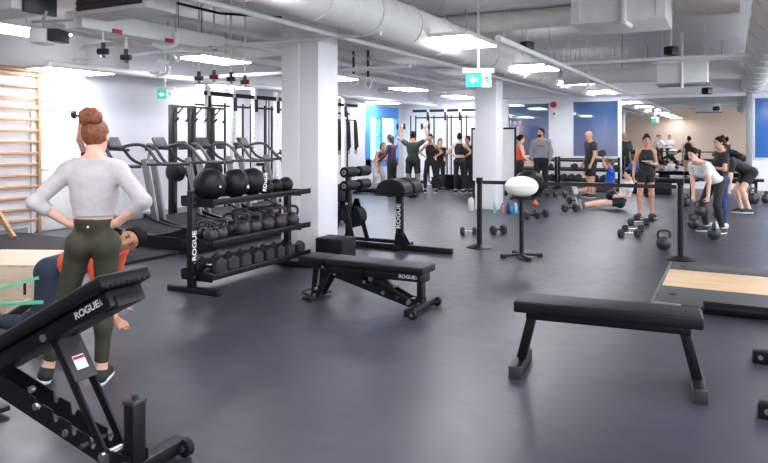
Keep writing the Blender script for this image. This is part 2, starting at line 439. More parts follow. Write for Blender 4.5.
    if hk != 'bald':
        n_ = nz(hu*.585-hf*.81); c_ = {'short': -.008, 'buzz': -.006}.get(hk, -.014)
        e1 = elli(Hc+hu*.022*s-hf*.012*s, fr(hf, hl_, hu), (.100*s*hk_, .077*s*hk_, .098*s*hk_), 'h'); e1['off'] = .005 if hk == 'buzz' else (.010 if fem else .012)
        sdf_obj('hair', [e1], min(res, .012), HAIR[hc], root, .02, [(Hc+n_*c_*s, -n_)], dz)
        if hk == 'bun':
            B2 = []
            rr = random.Random(3); bs = q.get('bun', .75); bc = Hc+hu*(.060+.048*bs)*s-hf*.075*s
            for _ in range(64):
                u = nz([rr.gauss(0, 1) for _ in range(3)]); p_ = elli(bc+u*bs*.044*s*V(1, 1.2, .95), np.eye(3), (bs*rr.uniform(.013, .020)*s,)*3, 'b'); B2.append(p_)
            B2.append(elli(bc, np.eye(3), (bs*.05*s,)*3, 'b'))
            sdf_obj('hair_bun', B2, min(res, .009), HAIR[hc], root, .005, (), dz)
        if hk == 'pony':
            b0 = Hc-hf*.10*s+hu*.05*s; b1 = b0-hf*.07*s-V(0, 0, .05)*s; b2 = b1-V(0, 0, .17)*s-hf*.01*s
            sdf_obj('ponytail', [cone(b0, b1, .026*s, .034*s, 'b'), cone(b1, b2, .034*s, .014*s, 'b')], min(res, .012), HAIR[hc], root, .02, (), dz)
        if hk == 'long':
            b0 = Hc-hf*.07*s+hu*.0*s; b2 = b0-V(0, 0, .26)*s-hf*.03*s
            sdf_obj('long_hair', [cone(b0-hl_*.03*s, b2, .055*s, .035*s, 'b'), cone(b0+hl_*.03*s, b2, .055*s, .035*s, 'b')], min(res, .012), HAIR[hc], root, .02, (), dz)
    if len(hair) and face:
        if hk == 'beard' or q.get('beard'):
            e = elli(Hc-hu*.055*s+hf*.034*s, fr(hf, hl_, hu), (.064*s, .058*s, .068*s), 'bd'); e['off'] = .001
            sdf_obj('beard', [e], min(res, .012), HAIR[hc], root, .02, [(Hc-hu*.048*s, hu), (Hc+hf*.0*s, -hf)], dz)
        ee = lambda v: tuple(np.array(v)+V(0, 0, dz))
        RF = Matrix(np.array([hf, hl_, hu]).T.tolist())
        for sg in (-1, 1):
            MB().ell(ee(Hc+hu*.012*s+hf*.080*s+hl_*sg*.031*s), (.010*s, .013*s, .007*s), RF, 12, 8).build('eye', M_EYE, root)
            MB().ell(ee(Hc+hu*.034*s+hf*.083*s+hl_*sg*.033*s), (.007*s, .019*s, .004*s), RF, 10, 6).build('eyebrow', HAIR[hc], root)
        MB().ell(ee(Hc-hu*.056*s+hf*.086*s), (.009*s, .022*s, .007*s), RF, 12, 8).build('mouth', M_LIP, root)
    # shoes
    if shoe:
        sm = cloth('shoe_'+shoe[0], shoe[1], .7)
        for nm in 'lr':
            A_, ft, fd, fl, heel, toe = feet[nm]
            hp = [cone(A_-fd*.012*s, A_+fd*.03*s-ft*.02*s, .042*s, .046*s, 's'), cone(heel-fd*.006*s, toe, .042*s, .036*s, 's'), cone(A_+fd*.01*s+ft*.03*s, toe-fd*.01*s, .042*s, .030*s, 's')]
            bot = A_+fd*.078*s
            up_ = sdf_obj('shoe', hp, min(res, .012), sm, root, .02, [(bot-fd*.016*s, fd), (A_-fd*.02*s, -fd)], dz)
            if sole:
                hp2 = [dict(p, off=.005) for p in hp[1:2]]
                for p_ in hp2: p_['a'] = p_['a']+fd*.018*s; p_['b'] = p_['b']+fd*.012*s
                so = sdf_obj('sole', hp2, min(res, .010), M_SOLE, up_ or root, .02, [(bot+fd*.004*s, fd), (bot-fd*.02*s, -fd)], dz)
    c, sn_ = math.cos(root.rotation_euler.z), math.sin(root.rotation_euler.z)
    def W(v): v = np.array(v)+V(0, 0, dz); return (xy[0]+c*v[0]-sn_*v[1], xy[1]+sn_*v[0]+c*v[1], v[2])
    def D(v): return (c*v[0]-sn_*v[1], sn_*v[0]+c*v[1], v[2])
    return dict(root=root, W=W, D=D, gl=W(q['_Gl']), gr=W(q['_Gr']), tl=D(q['_Ll']), tr=D(q['_Lr']), Hc=W(Hc), chest=W(M1+sp2*.12*s+cf*.125*s), cf=D(cf), sl=D(sl), sp2=D(sp2), kl=W(Kl), kr=W(Kr), al=W(Al), ar=W(Ar), N=W(N), P=W(P), dz=dz, loc=dict(P=P, pf=pf, pl=pl, sp1=sp1, sp2=sp2, cf=cf, M1=M1, N=N))

def sdf_top(name, tor, limbs, h, m, parent, cuts, dz, legs=False):
    """torso cut by planes, limbs left uncut, one closed garment"""
    allp = tor+limbs
    lo = np.min([pbox(p)[0] for p in allp], 0)-.06; hi = np.max([pbox(p)[1] for p in allp], 0)+.06
    # torso prims carry their planes through a wrapper
    T = dict(t='T', tor=tor, cuts=cuts)
    v, f = mesh_T(T, limbs, h, lo, hi)
    if len(v) == 0: return None
    me = bpy.data.meshes.new(name); me.from_pydata((v+np.array([0, 0, dz])).tolist(), [], f.tolist()); me.validate()
    return link(name, me, m, parent, None, None)
def mesh_T(T, limbs, h, lo, hi):
    global pdist, pbox
    od, ob = pdist, pbox
    def pb(p): return (lo+.06, hi-.06) if p['t'] == 'T' else ob(p)
    def pd(p, X, Y, Z):
        if p['t'] != 'T': return od(p, X, Y, Z)
        D = None
        for r in p['tor']:
            d = od(r, X, Y, Z)
            if D is None: D = d
            else:
                hh = np.maximum(.03-np.abs(D-d), 0)/.03; D = np.minimum(D, d)-hh*hh*.0075
        for o, nn in p['cuts']: D = np.maximum(D, (X-o[0])*nn[0]+(Y-o[1])*nn[1]+(Z-o[2])*nn[2])
        return D
    pdist, pbox = pd, pb
    try: return mesh_sdf([T]+[dict(p, k=.02) for p in limbs], h, .02)
    finally: pdist, pbox = od, ob
# ------------------------------------------------------------------ room shell
XL, XR, YB, YF, ZC = -10.2, 4.6, 21.0, -7.0, 3.6
# rubber floor
def floor_mat():
    m = bpy.data.materials.new('rolled_rubber_floor'); m.use_nodes = True; nt = m.node_tree; b = nt.nodes['Principled BSDF']
    tc = nt.nodes.new('ShaderNodeTexCoord')
    n1 = nt.nodes.new('ShaderNodeTexNoise'); n1.inputs['Scale'].default_value = .9; n1.inputs['Detail'].default_value = 6
    n2 = nt.nodes.new('ShaderNodeTexNoise'); n2.inputs['Scale'].default_value = 160; n2.inputs['Detail'].default_value = 2
    n3 = nt.nodes.new('ShaderNodeTexNoise'); n3.inputs['Scale'].default_value = 7; n3.inputs['Detail'].default_value = 5
    for n in (n1, n2, n3): nt.links.new(tc.outputs['Object'], n.inputs['Vector'])
    r1 = nt.nodes.new('ShaderNodeValToRGB'); r1.color_ramp.elements[0].color = rgb(52, 52, 62); r1.color_ramp.elements[1].color = rgb(65, 65, 77)
    r1.color_ramp.elements[0].position = .35; r1.color_ramp.elements[1].position = .68
    nt.links.new(n1.outputs['Fac'], r1.inputs['Fac'])
    r2 = nt.nodes.new('ShaderNodeValToRGB'); r2.color_ramp.elements[0].position = .70; r2.color_ramp.elements[1].position = .78
    r2.color_ramp.elements[0].color = (0, 0, 0, 1); r2.color_ramp.elements[1].color = (.10, .10, .11, 1)
    nt.links.new(n2.outputs['Fac'], r2.inputs['Fac'])
    mx = nt.nodes.new('ShaderNodeMixRGB'); mx.blend_type = 'ADD'; mx.inputs[0].default_value = .35
    nt.links.new(r1.outputs['Color'], mx.inputs[1]); nt.links.new(r2.outputs['Color'], mx.inputs[2])
    # roll seams every 1.22 m
    sp = nt.nodes.new('ShaderNodeSeparateXYZ'); nt.links.new(tc.outputs['Object'], sp.inputs[0])
    def seam(sock, step, w):
        a = nt.nodes.new('ShaderNodeMath'); a.operation = 'PINGPONG'; a.inputs[1].default_value = step/2; nt.links.new(sock, a.inputs[0])
        c = nt.nodes.new('ShaderNodeMath'); c.operation = 'LESS_THAN'; c.inputs[1].default_value = w; nt.links.new(a.outputs[0], c.inputs[0]); return c
    s1 = seam(sp.outputs[1], 1.22, .004)
    m2 = nt.nodes.new('ShaderNodeMixRGB'); m2.blend_type = 'MULTIPLY'; m2.inputs[2].default_value = (.62, .62, .64, 1)
    nt.links.new(s1.outputs[0], m2.inputs[0]); nt.links.new(mx.outputs[0], m2.inputs[1]); nt.links.new(m2.outputs[0], b.inputs['Base Color'])
    rr = nt.nodes.new('ShaderNodeMapRange'); rr.inputs['To Min'].default_value = .29; rr.inputs['To Max'].default_value = .43
    nt.links.new(n3.outputs['Fac'], rr.inputs['Value']); nt.links.new(rr.outputs[0], b.inputs['Roughness'])
    b.inputs['Specular IOR Level'].default_value = .55
    bp = nt.nodes.new('ShaderNodeBump'); bp.inputs['Strength'].default_value = .12; bp.inputs['Distance'].default_value = .004
    nt.links.new(n2.outputs['Fac'], bp.inputs['Height']); nt.links.new(bp.outputs['Normal'], b.inputs['Normal'])
    return m
struct(MB().bx(XL-.2, XR+.2, YF-.2, YB+.2, -.2, 0).build('floor', floor_mat()))
struct(MB().bx(XL-.2, XR+.2, YF-.2, YB+.2, ZC, ZC+.2).build('ceiling', M_CEIL))
# left wall with the daylight window
W0, W1, WZ0, WZ1 = 18.25, 20.55, .62, 2.58
m = MB(); m.bx(XL-.2, XL, 8.0, W0, 0, ZC).bx(XL-.2, XL, W1, YB+.2, 0, ZC).bx(XL-.2, XL, W0, W1, 0, WZ0).bx(XL-.2, XL, W0, W1, WZ1, ZC)
struct(m.build('wall_left', M_GPAINT_SHADE))
struct(MB().bx(XL-.2, XL+.05, YF-.2, 8.0, 0, ZC).build('wall_left_white', M_WPAINT))
M_BEI = mat('beige_wall_paint', (222, 196, 178), .6, 0, .03, 3)
struct(MB().bx(XL-.2, XR+.2, YF-.2, YF, 0, ZC).build('wall_front', M_BEI))
# right wall: a row of tall street windows lights the room from that side
m = MB(); m.bx(XR, XR+.2, YF, YB, 0, .75).bx(XR, XR+.2, YF, YB, 2.95, ZC); RW = []
y0 = YF+.6
m.bx(XR, XR+.2, YF, y0, .75, 2.95)
while y0+2.5 < YB:
    RW.append((y0, y0+2.5)); m.bx(XR, XR+.2, y0+2.5, min(y0+2.9, YB), .75, 2.95); y0 += 2.9
m.bx(XR, XR+.2, y0, YB, .75, 2.95)
struct(m.build('wall_right', M_WPAINT))
for i, (a, b_) in enumerate(RW):
    m = MB(); t = .05
    m.bx(XR+.05, XR+.12, a, a+t, .75, 2.95).bx(XR+.05, XR+.12, b_-t, b_, .75, 2.95).bx(XR+.05, XR+.12, a+t, b_-t, .75, .8).bx(XR+.05, XR+.12, a+t, b_-t, 2.9, 2.95)
    struct(m.build('window_%d' % (i+5), M_WMET))
    la = bpy.data.lights.new('window_portal', 'AREA'); la.shape = 'RECTANGLE'; la.size = 2.5; la.size_y = 2.2; la.cycles.is_portal = True
    lo = bpy.data.objects.new('window_portal', la); COL.objects.link(lo); lo.location = (XR+.15, (a+b_)/2, 1.85); lo.rotation_euler = Vector((-1, 0, 0)).to_track_quat('-Z', 'Y').to_euler()
# back wall: three blue film panes and the mirror are set into it
PX = [(-6.46, -5.07, .95, 2.68), (-4.40, -2.99, .95, 2.71), (.52, 3.2, .96, 2.69)]
m = MB(); xs = [XL]+[v for p in PX for v in p[:2]]+[XR]
for i in range(0, len(xs), 2): m.bx(xs[i], xs[i+1], YB, YB+.2, 0, ZC)
for p in PX: m.bx(p[0], p[1], YB, YB+.2, 0, p[2]); m.bx(p[0], p[1], YB, YB+.2, p[3], ZC)
struct(m.build('wall_back', M_WPAINT))
def blue_mat():
    m = mat('blue_window_film', (54, 88, 166), .06, 0, .05, .6, spec=.7)
    nt = m.node_tree; b = nt.nodes['Principled BSDF']; tc = nt.nodes.new('ShaderNodeTexCoord'); sp = nt.nodes.new('ShaderNodeSeparateXYZ')
    nt.links.new(tc.outputs['Object'], sp.inputs[0])
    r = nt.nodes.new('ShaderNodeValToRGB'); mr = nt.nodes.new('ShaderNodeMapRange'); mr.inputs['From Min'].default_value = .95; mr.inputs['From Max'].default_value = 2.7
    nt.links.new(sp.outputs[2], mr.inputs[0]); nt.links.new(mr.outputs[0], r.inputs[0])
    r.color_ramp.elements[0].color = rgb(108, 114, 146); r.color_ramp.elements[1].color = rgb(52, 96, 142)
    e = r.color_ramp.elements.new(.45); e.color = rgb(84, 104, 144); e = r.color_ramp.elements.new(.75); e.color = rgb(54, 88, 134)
    nt.links.new(r.outputs[0], b.inputs['Base Color']); b.inputs['IOR'].default_value = 2.1; b.inputs['Roughness'].default_value = .03; return m
M_BLUE = blue_mat()
M_BLUE2 = mat('bright_blue_film', (40, 98, 168), .10, 0, .12, .8, spec=.6)
for i, p in enumerate(PX):
    fr_ = struct(MB().bx(p[0], p[1], YB+.02, YB+.05, p[2], p[3]).build('window_%d' % (i+1), M_BLUE if i < 2 else M_BLUE2))
    m = MB(); t = .045
    m.bx(p[0], p[1], YB-.02, YB+.08, p[2], p[2]+t, .005).bx(p[0], p[1], YB-.02, YB+.08, p[3]-t, p[3], .005).bx(p[0], p[0]+t, YB-.02, YB+.08, p[2]+t, p[3]-t, .005).bx(p[1]-t, p[1], YB-.02, YB+.08, p[2]+t, p[3]-t, .005)
    m.build('window_frame', M_WMET, fr_)
# mirror
M_MIR = mat('mirror_silver', (226, 228, 228), .012, 1.0, 0, 2)
for i, (a, b_) in enumerate(((-2.92, -1.22), (-1.215, .36))):
    t = tag(MB().bx(a, b_, YB-.012, YB-.002, .32, 2.72).build('wall_mirror', M_MIR), 'tall wall mirror left of the joint, beside the blue window' if i == 0 else 'tall wall mirror right of the joint, nearer the right end', 'mirror', 'mirror panels on the back wall')
struct(MB().bx(.37, .5, YB-.05, YB, 0, 2.8, .004).build('trim_1', M_GMET))
# left daylight window
glz = MB().bx(XL-.10, XL-.09, W0, W1, WZ0, WZ1)
gm = bpy.data.materials.new('clear_glazing'); gm.use_nodes = True
b_ = gm.node_tree.nodes['Principled BSDF']; b_.inputs['Base Color'].default_value = (.9, .96, .97, 1); b_.inputs['Roughness'].default_value = .02; b_.inputs['Transmission Weight'].default_value = 1; b_.inputs['IOR'].default_value = 1.1
w = struct(glz.build('window_4', gm))
M_BFR = mat('blue_painted_frame', (70, 140, 216), .4, 0, .05, 6)
m = MB()
m.bx(XL-.15, XL+.02, W0, W1, WZ1-.38, WZ1).bx(XL-.15, XL+.02, W0, W0+.30, WZ0, WZ1-.38).bx(XL-.15, XL+.02, W0+.95, W0+1.12, WZ0, WZ1-.38).bx(XL-.15, XL+.02, W1-.08, W1, WZ0, WZ1-.38).bx(XL-.15, XL+.02, W0, W1, WZ0, WZ0+.25)
m.build('window_frame', M_BFR, w)
MB().bx(XL-.13, XL-.06, W0+.3, W1-.08, 1.62, 1.68).build('transom_bar', M_WMET, w)
# building outside that window
tag(MB().bx(-16.4, -16, 20, 32, 0, 2.1, .02).build('garden_wall', mat('teal_render', (96, 150, 160), .7, 0, .2, 2)), 'pale teal wall standing outside the window', 'wall')
# door in the white wall
d = struct(MB().bx(XL+.05, XL+.075, 7.0, 7.72, .02, 2.02, .004).build('door_1', M_WHT))
m = MB(); m.bx(XL+.05, XL+.10, 6.94, 7.0, 0, 2.08).bx(XL+.05, XL+.10, 7.72, 7.78, 0, 2.08).bx(XL+.05, XL+.10, 7.0, 7.72, 2.02, 2.08); m.build('door_frame', M_GPAINT_SHADE, d)
m = MB(); m.cyl((XL+.07, 7.10, 1.02), (XL+.13, 7.10, 1.02), .022); m.tube([(XL+.125, 7.10, 1.02), (XL+.13, 7.22, 1.02)], .011); m.build('door_handle', M_STL, d)
struct(MB().bx(XL+.05, XL+.062, YF, 6.9, 0, .1).build('baseboard_left', M_GMET))
struct(MB().bx(XL, XL+.012, 8.0, YB, 0, .1).build('baseboard_left_far', M_GMET))
struct(MB().bx(XL, XR, YB-.012, YB-.001, 0, .1).build('baseboard_back', M_GMET))
# bulkhead along the left wall, header along the back wall
struct(MB().bx(XL, -9.05, 8.0, YB, 2.72, ZC).build('ceiling_bulkhead', M_GPAINT_SHADE))
struct(MB().bx(-9.05, XR, YB-.5, YB, 2.82, ZC).build('ceiling_header', M_WPAINT))
# columns
def column(n, x0, x1, y0, y1, lab):
    o = struct(MB().bx(x0, x1, y0, y1, 0, ZC, .012).build(n, M_WPAINT)); return o
c1 = column('column_1', -5.24, -4.68, 7.14, 7.62, '')
MB().bx(-5.24, -4.965, 7.115, 7.14, 0, ZC, .006).build('pilaster_board', M_WPAINT, c1)
c2 = column('column_2', -4.97, -4.49, 13.8, 14.3, '')
# outlet on column
m = MB(); m.bx(-4.74, -4.67, 7.128, 7.14, .30, .42, .003)
tag(m.build('power_outlet', M_WHT), 'small white outlet plate low on the near white column', 'outlet')

# dark rubber mat strip by the wall bars
tag(MB().bx(XL+.06, -6.55, 4.0, 6.75, 0, .035, .01).build('turf_mat', mat('charcoal_turf', (44, 43, 46), .9, 0, .25, 30, .4, bscale=200)), 'charcoal turf mat in front of the wooden wall bars', 'mat')

# wall bars
wb = thing('wall_bars', 'wooden wall bars fixed to the white wall beside the door', 'wall bars', (XL+.05, 5.6, 0))
ybr = YAT(40, XL+.1)-5.6
for yy in (ybr-.9, ybr-1.8, ybr-.0):
    MB().bx(0, .09, yy-.045, yy, 0, 2.66, .004).build('upright', M_WOOD, wb)
for i in range(14):
    z = .22+i*.181
    MB().bx(.03, .075, ybr-1.8, ybr-.04, z-.023, z+.023, .010).build('rung', M_WOOD, wb)
MB().bx(0, .1, ybr-1.85, ybr+.0, 2.62, 2.69, .004).build('top_rail', M_WOOD, wb)
pk = tag(MB().bar((-9.95, YAT(-4, -9.95), .47), (-9.55, YAT(14, -9.55), .05), .05, .08, bev=.006).build('wooden_brace', M_WOOD), 'short wooden board leaning against the wall bars', 'board')

# ------------------------------------------------------------------ ceiling lights
def panel(x, y, z, label, group):
    t = thing('ceiling_light', label, 'ceiling light', (x, y, z), 0, group)
    m = MB(); m.bx(-.325, .325, -.61, .61, .012, .06, .004); m.build('frame', M_WMET, t)
    MB().bx(-.30, .30, -.585, .585, 0, .014).build('diffuser', M_EMIT, t)
    MB().bx(-.29, .29, -.57, .57, .058, .066).build('added_uplight_glow', M_UP, t)  # upward glow added to brighten the ceiling, not a known panel part
    top = ZC if x > -9.05 else 2.72
    if top-z > .1:
        for sx in (-.25, .25): MB().tube([(sx, 0, .06), (sx, 0, top-z)], .005, 6).build('hanger', M_GMET, t)
    return t
ORD = ['nearest', 'second', 'third', 'fourth', 'fifth', 'sixth', 'seventh']
for i, y in enumerate((-5.9, -2.3, 1.0, 4.35)):
    panel(-3.25, y, 2.85, 'lit ceiling panel under the duct behind the viewpoint, %s from that wall' % ORD[i], 'ceiling panels behind the viewpoint')
for i, y in enumerate((8.56, 12.35, 16.1, 19.6)):
    panel(-3.25 if i else -3.28, y, 2.85, 'lit ceiling panel in the row beside the long round duct, %s from the viewer' % ORD[i], 'ceiling panels in the middle row')
for i, y in enumerate((1.3, 5.06, 8.6, 12.4, 16.2, 19.8)):
    panel(-7.72, y, 2.85, 'lit ceiling panel in the row left of the columns, %s from the viewer' % ORD[i], 'ceiling panels in the left row')
for i, y in enumerate((7.35, 11.1, 14.8, 18.4)):
    panel(-9.65, y, 2.64, 'lit ceiling panel close along the left wall, %s from the viewer' % ORD[i], 'ceiling panels along the left wall')
for i, y in enumerate((-2.3, 1.3, 5.0, 8.7, 12.4, 16.1, 19.5)):  # unseen row added for extra illumination
    panel(1.7, y, 2.85, 'lit ceiling panel beyond the right photo edge, %s from the viewer\'s end' % ORD[i], 'added ceiling panels beyond the right edge')

# ------------------------------------------------------------------ ducts and ceiling equipment
def duct(x0, y0, x1, y1, z, r, label, name='round_duct', rings=True, z1=None):
    z1 = z if z1 is None else z1
    t = thing(name, label, 'duct', (x0, y0, 0))
    a = Vector((0, 0, z)); b = Vector((x1-x0, y1-y0, z1)); d = (b-a); L = d.length; d.normalize()
    m = MB(); m.cyl(a, b, r, seg=32); m.build('pipe', M_DUCT, t)
    n = int(L/1.1)
    for k in range(1, n+1):
        p = a+d*(L*k/(n+1)); m = MB(); m.cyl(p-d*.02, p+d*.02, r+.012, seg=32); m.build('seam_band', M_DUCT, t)
    for k in range(0, n+2, 2):
        p = a+d*(L*(k+.5)/(n+2)); MB().tube([p+Vector((0, 0, r)), (p.x, p.y, ZC)], .008, 6).build('hanger', M_GMET, t)
    return t
duct(-3.74, 3.5, -3.74, 20.4, 3.0, .26, 'long white round duct running down the room past the near column')
duct(-5.3, 10.4, .1, 10.4, 3.43, .155, 'white round duct crossing the room behind the white air handler')
duct(-3.44, 15.6, .18, 15.6, 3.02, .24, 'wide white round duct crossing behind the small ceiling unit')
duct(-3.40, 17.9, .2, 17.9, 3.2, .2, 'white round duct crossing nearest the blue windows')
duct(.5, 5.5, .5, 20.4, 3.02, .29, 'large round duct running down the right edge of the ceiling')
duct(-9.0, 9.9, -4.2, 9.9, 3.2, .15, 'narrow round duct crossing left behind the near column')
# air handler
ah = thing('air_handler', 'large white boxed air handler hanging at the top of the photo', 'air conditioner', (-1.07, 8.0, 2.89))
MB().bx(-.62, .42, 0, .95, 0, .60, .012).build('cabinet', M_WMET, ah)
for xx in (-.52, -.05, .33): MB().bx(xx-.012, xx+.012, -.012, 0, .03, .58, .003).build('panel_seam', M_WPAINT, ah)
m = MB(); m.tube([(-.02, -.05, -.02), (-.02, -.05, .68)], .035, 12); m.tube([(-.02, -.05, -.02), (.02, .2, -.03)], .03, 10); m.build('drain_pipe', M_WMET, ah)
fc = thing('fan_coil_unit', 'small white boxed ceiling unit hanging above the mirror', 'air conditioner', (XAT(682, 13.2), 13.2, 2.55))
MB().bx(-.42, .42, 0, .6, 0, .40, .012).build('cabinet', M_WMET, fc)
MB().bx(-.44, .46, -.02, .62, -.03, 0, .004).build('drip_tray', M_GMET, fc)
for xx in (-.36, .36): MB().tube([(xx, .3, .4), (xx, .3, ZC-2.55)], .01, 6).build('hanger', M_WMET, fc)
MB().tube([(.0, -.03, -.1), (.0, -.03, .9)], .025, 8).build('pipe', M_WMET, fc)
# dark grille units top left
ac = thing('ducted_unit', 'grey ducted unit with a dark grille at the upper left', 'air conditioner', (-5.45, 4.56, 2.80))
MB().bx(-.5, .5, 0, .40, 0, .78, .008).build('cabinet', M_CEIL, ac)
m = MB(); m.bx(-.46, .46, -.012, 0, .04, .74)
for k in range(14): m.box((0, -.02, .07+k*.05), (.92, .03, .006), Euler((.5, 0, 0)).to_matrix())
m.build('grille', mat('dark_grille', (70, 66, 66), .6, 0, .2, 20), ac)
ac2 = thing('ducted_unit', 'plain grey ducted unit filling the top left corner', 'air conditioner', (-6.55, 4.0, 2.80))
MB().bx(-1.2, .42, 0, .40, 0, .78, .01).build('cabinet', M_CEIL, ac2)
MB().bx(.425, .48, .1, .45, -.02, .6, .01).build('bracket', M_DGR, ac2)
# white casing beam
be = thing('cable_tray', 'long white casing beam hanging beside the grilled unit', 'cable tray', (-6.42, 4.9, 2.76))
MB().bx(-.14, .14, 0, 2.3, 0, .2, .008).build('casing', M_WMET, be)
for yy, c in ((.4, M_RED), (1.2, M_RED), (2.0, M_DGR)): MB().bx(.14, .17, yy, yy+.12, -.01, .04, .004).build('clip', c, be)
for yy in (.3, 2.0): MB().tube([(0, yy, .2), (0, yy, ZC-2.76)], .01, 6).build('hanger', M_GMET, be)
pj = thing('projector', 'white and black projector hanging from the ceiling at upper left', 'projector', (*AZ(47, 6.6), 2.48), YAW)
MB().bx(-.13, .06, -.12, .12, 0, .15, .03).build('housing', M_WHT, pj)
MB().bx(.06, .17, -.12, .12, .02, .14, .01).build('lens_block', M_DGR, pj)
m = MB(); m.tube([(-.02, 0, .15), (-.04, 0, .24), (.0, 0, .33)], .016, 8); m.bar((-.15, 0, .22), (.25, 0, .24), .04, .02); m.build('mount', M_GMET, pj)
# conduits and sprinkler pipes
def pipe(pts, r, label, mm=M_WMET, name='ceiling_pipe', cat='pipe'):
    return tag(MB().tube(pts, r, 10).build(name, mm), label, cat, 'pipes under the ceiling')
pipe([(-8.9, 6.8, 2.74), (-3.6, 6.8, 2.76), (-3.55, 6.8, ZC)], .022, 'thin white pipe crossing in front of the near column')
pipe([(-2.55, 7.9, 2.78), (-2.55, 20.4, 2.78)], .04, 'white pipe running down the room right of the middle light row')
pipe([(-4.2, 3.6, 2.78), (-4.2, 20.4, 2.78)], .03, 'white pipe running along under the long round duct')
pipe([(-2.9, 11.6, 2.83), (1.6, 11.6, 2.83)], .03, 'white pipe crossing in front of the small ceiling unit')
pipe([(-1.2, 12.4, 2.86), (1.6, 12.4, 2.9)], .025, 'white pipe crossing just behind the small unit front')
pipe([(-9.6, 9.3, 2.66), (-4.4, 9.3, 2.66)], .035, 'white pipe crossing above the exercise machines')
pipe([(-9.0, 7.0, 2.95), (-6.5, 7.0, 2.95), (-6.5, 20, 2.95)], .045, 'bent white pipe above the cardio machines')
pipe([(-8.7, 6.2, 2.62), (-8.7, 20.4, 2.62)], .05, 'white pipe running along the left bulkhead')
pipe([(-8.4, 6.0, 3.1), (-8.4, 20.4, 3.1)], .07, 'thick white pipe high above the left bulkhead edge')
pipe([(-7.2, 5.2, 3.3), (-7.2, 20.4, 3.3)], .05, 'white pipe high along the left light row')
pipe([(-9.0, 13.6, 3.1), (-4.1, 13.6, 3.1)], .03, 'white pipe crossing between the two columns')
pipe([(-9.0, 16.9, 2.9), (-4.2, 16.9, 2.9)], .06, 'thick white pipe crossing above the far rig')
pipe([(-6.2, 5.9, 3.25), (-6.0, 6.8, 3.2), (-5.5, 8.2, 3.3), (-5.4, 10, 3.3)], .018, 'black cable sagging along the ceiling near the column', M_BLK, 'ceiling_cable', 'cable')
def valve(px, Z, z, label, mm=M_DGR):
    t = thing('sprinkler_valve', label, 'valve', (*AZ(px, Z), z), YAW, 'sprinkler fittings')
    m = MB(); m.cyl((0, 0, -.03), (0, 0, .10), .028, seg=12); m.cyl((-.06, 0, 0), (.06, 0, 0), .035, seg=12); m.build('body', mm, t)
    MB().cyl((0, 0, -.07), (0, 0, -.03), .03, .012, seg=12).build('head', M_STL, t)
    MB().tube([(0, 0, .1), (0, 0, ZC-z)], .014, 8).build('drop_pipe', M_WMET, t)
valve(245, 9.8, 2.375, 'red and dark sprinkler valve hanging near the column', mat('dark_red', (120, 52, 46), .5))
valve(199, 9.8, 2.43, 'dark valve in the pipework above the exit sign', M_DGR)
valve(214, 9.8, 2.45, 'dark red valve in the pipework left of the column', mat('dark_red', (120, 52, 46), .5))
valve(231, 9.8, 2.42, 'dark valve rightmost in the pipework left of the column', M_DGR)
valve(103, 7.6, 2.54, 'small dark valve hanging under the white casing beam', M_DGR)
valve(126, 8.0, 2.52, 'second small dark valve under the white casing beam', M_DGR)
valve(588, 14, 2.62, 'white sprinkler head above the bald man', M_WMET)
for px, Z, z, lab in ((175, 9.6, 2.62, 'white bent pipe fitting above the left exit sign'), (165, 10.5, 2.55, 'white jointed pipe fitting beside the left exit sign'), (172, 8.2, 2.66, 'white clamp bracket near the casing beam end')):
    t = thing('pipe_fitting', lab, 'pipe', (*AZ(px, Z), z), .4, 'pipes under the ceiling')
    MB().tube([(-.24, 0, .05), (-.1, 0, .0), (.04, 0, .04), (.05, 0, .18)], .032, 10, sub=4).build('elbow', M_WMET, t)
    MB().cyl((-.14, 0, .015), (-.08, 0, .0), .048).build('coupling', M_WMET, t); MB().cyl((.05, 0, .13), (.05, 0, .20), .046).build('coupling', M_WMET, t)
    MB().tube([(.05, 0, .2), (.05, 0, ZC-z)], .008, 6).build('hanger', M_GMET, t)
# wire basket tray
wt = thing('basket_tray', 'white wire cable basket hanging left of the small ceiling unit', 'cable tray', (*AZ(596, 13.4), 2.95))
m = MB()
for k in range(10): m.tube([(-.6+k*.13, -.2, .4), (-.6+k*.13, -.2, 0), (-.6+k*.13, .2, 0), (-.6+k*.13, .2, .4)], .007, 5)
for yy, zz in ((-.2, 0), (.2, 0), (-.2, .2), (.2, .2)): m.tube([(-.65, yy, zz), (.65, yy, zz)], .007, 5)
m.build('basket', M_WMET, wt)
for xx in (-.5, .5): MB().tube([(xx, 0, 0), (xx, 0, ZC-2.95)], .008, 6).build('hanger', M_GMET, wt)
# loudspeakers
def speaker(px, py, Z, label):
    z = CH+(HY-py)/F*Z
    t = thing('loudspeaker', label, 'loudspeaker', (*AZ(px, Z), z), YAW+.5, 'black ceiling loudspeakers')
    MB().box((0, 0, 0), (.20, .16, .15), None, .03).build('cabinet', M_BLK, t); MB().box((0, -.082, 0), (.16, .012, .11), None, .004).build('grille', M_DGR, t)
    MB().tube([(0, 0, .07), (0, 0, ZC-z)], .015, 8).build('bracket', M_WMET, t)
speaker(671, 51, 11, 'black loudspeaker hanging left above the small ceiling unit')
speaker(707, 91, 14.5, 'black loudspeaker hanging below the right end of the small unit')
speaker(527, 46, 11, 'black fitting hanging beside the long pipe, right of the bright panel')
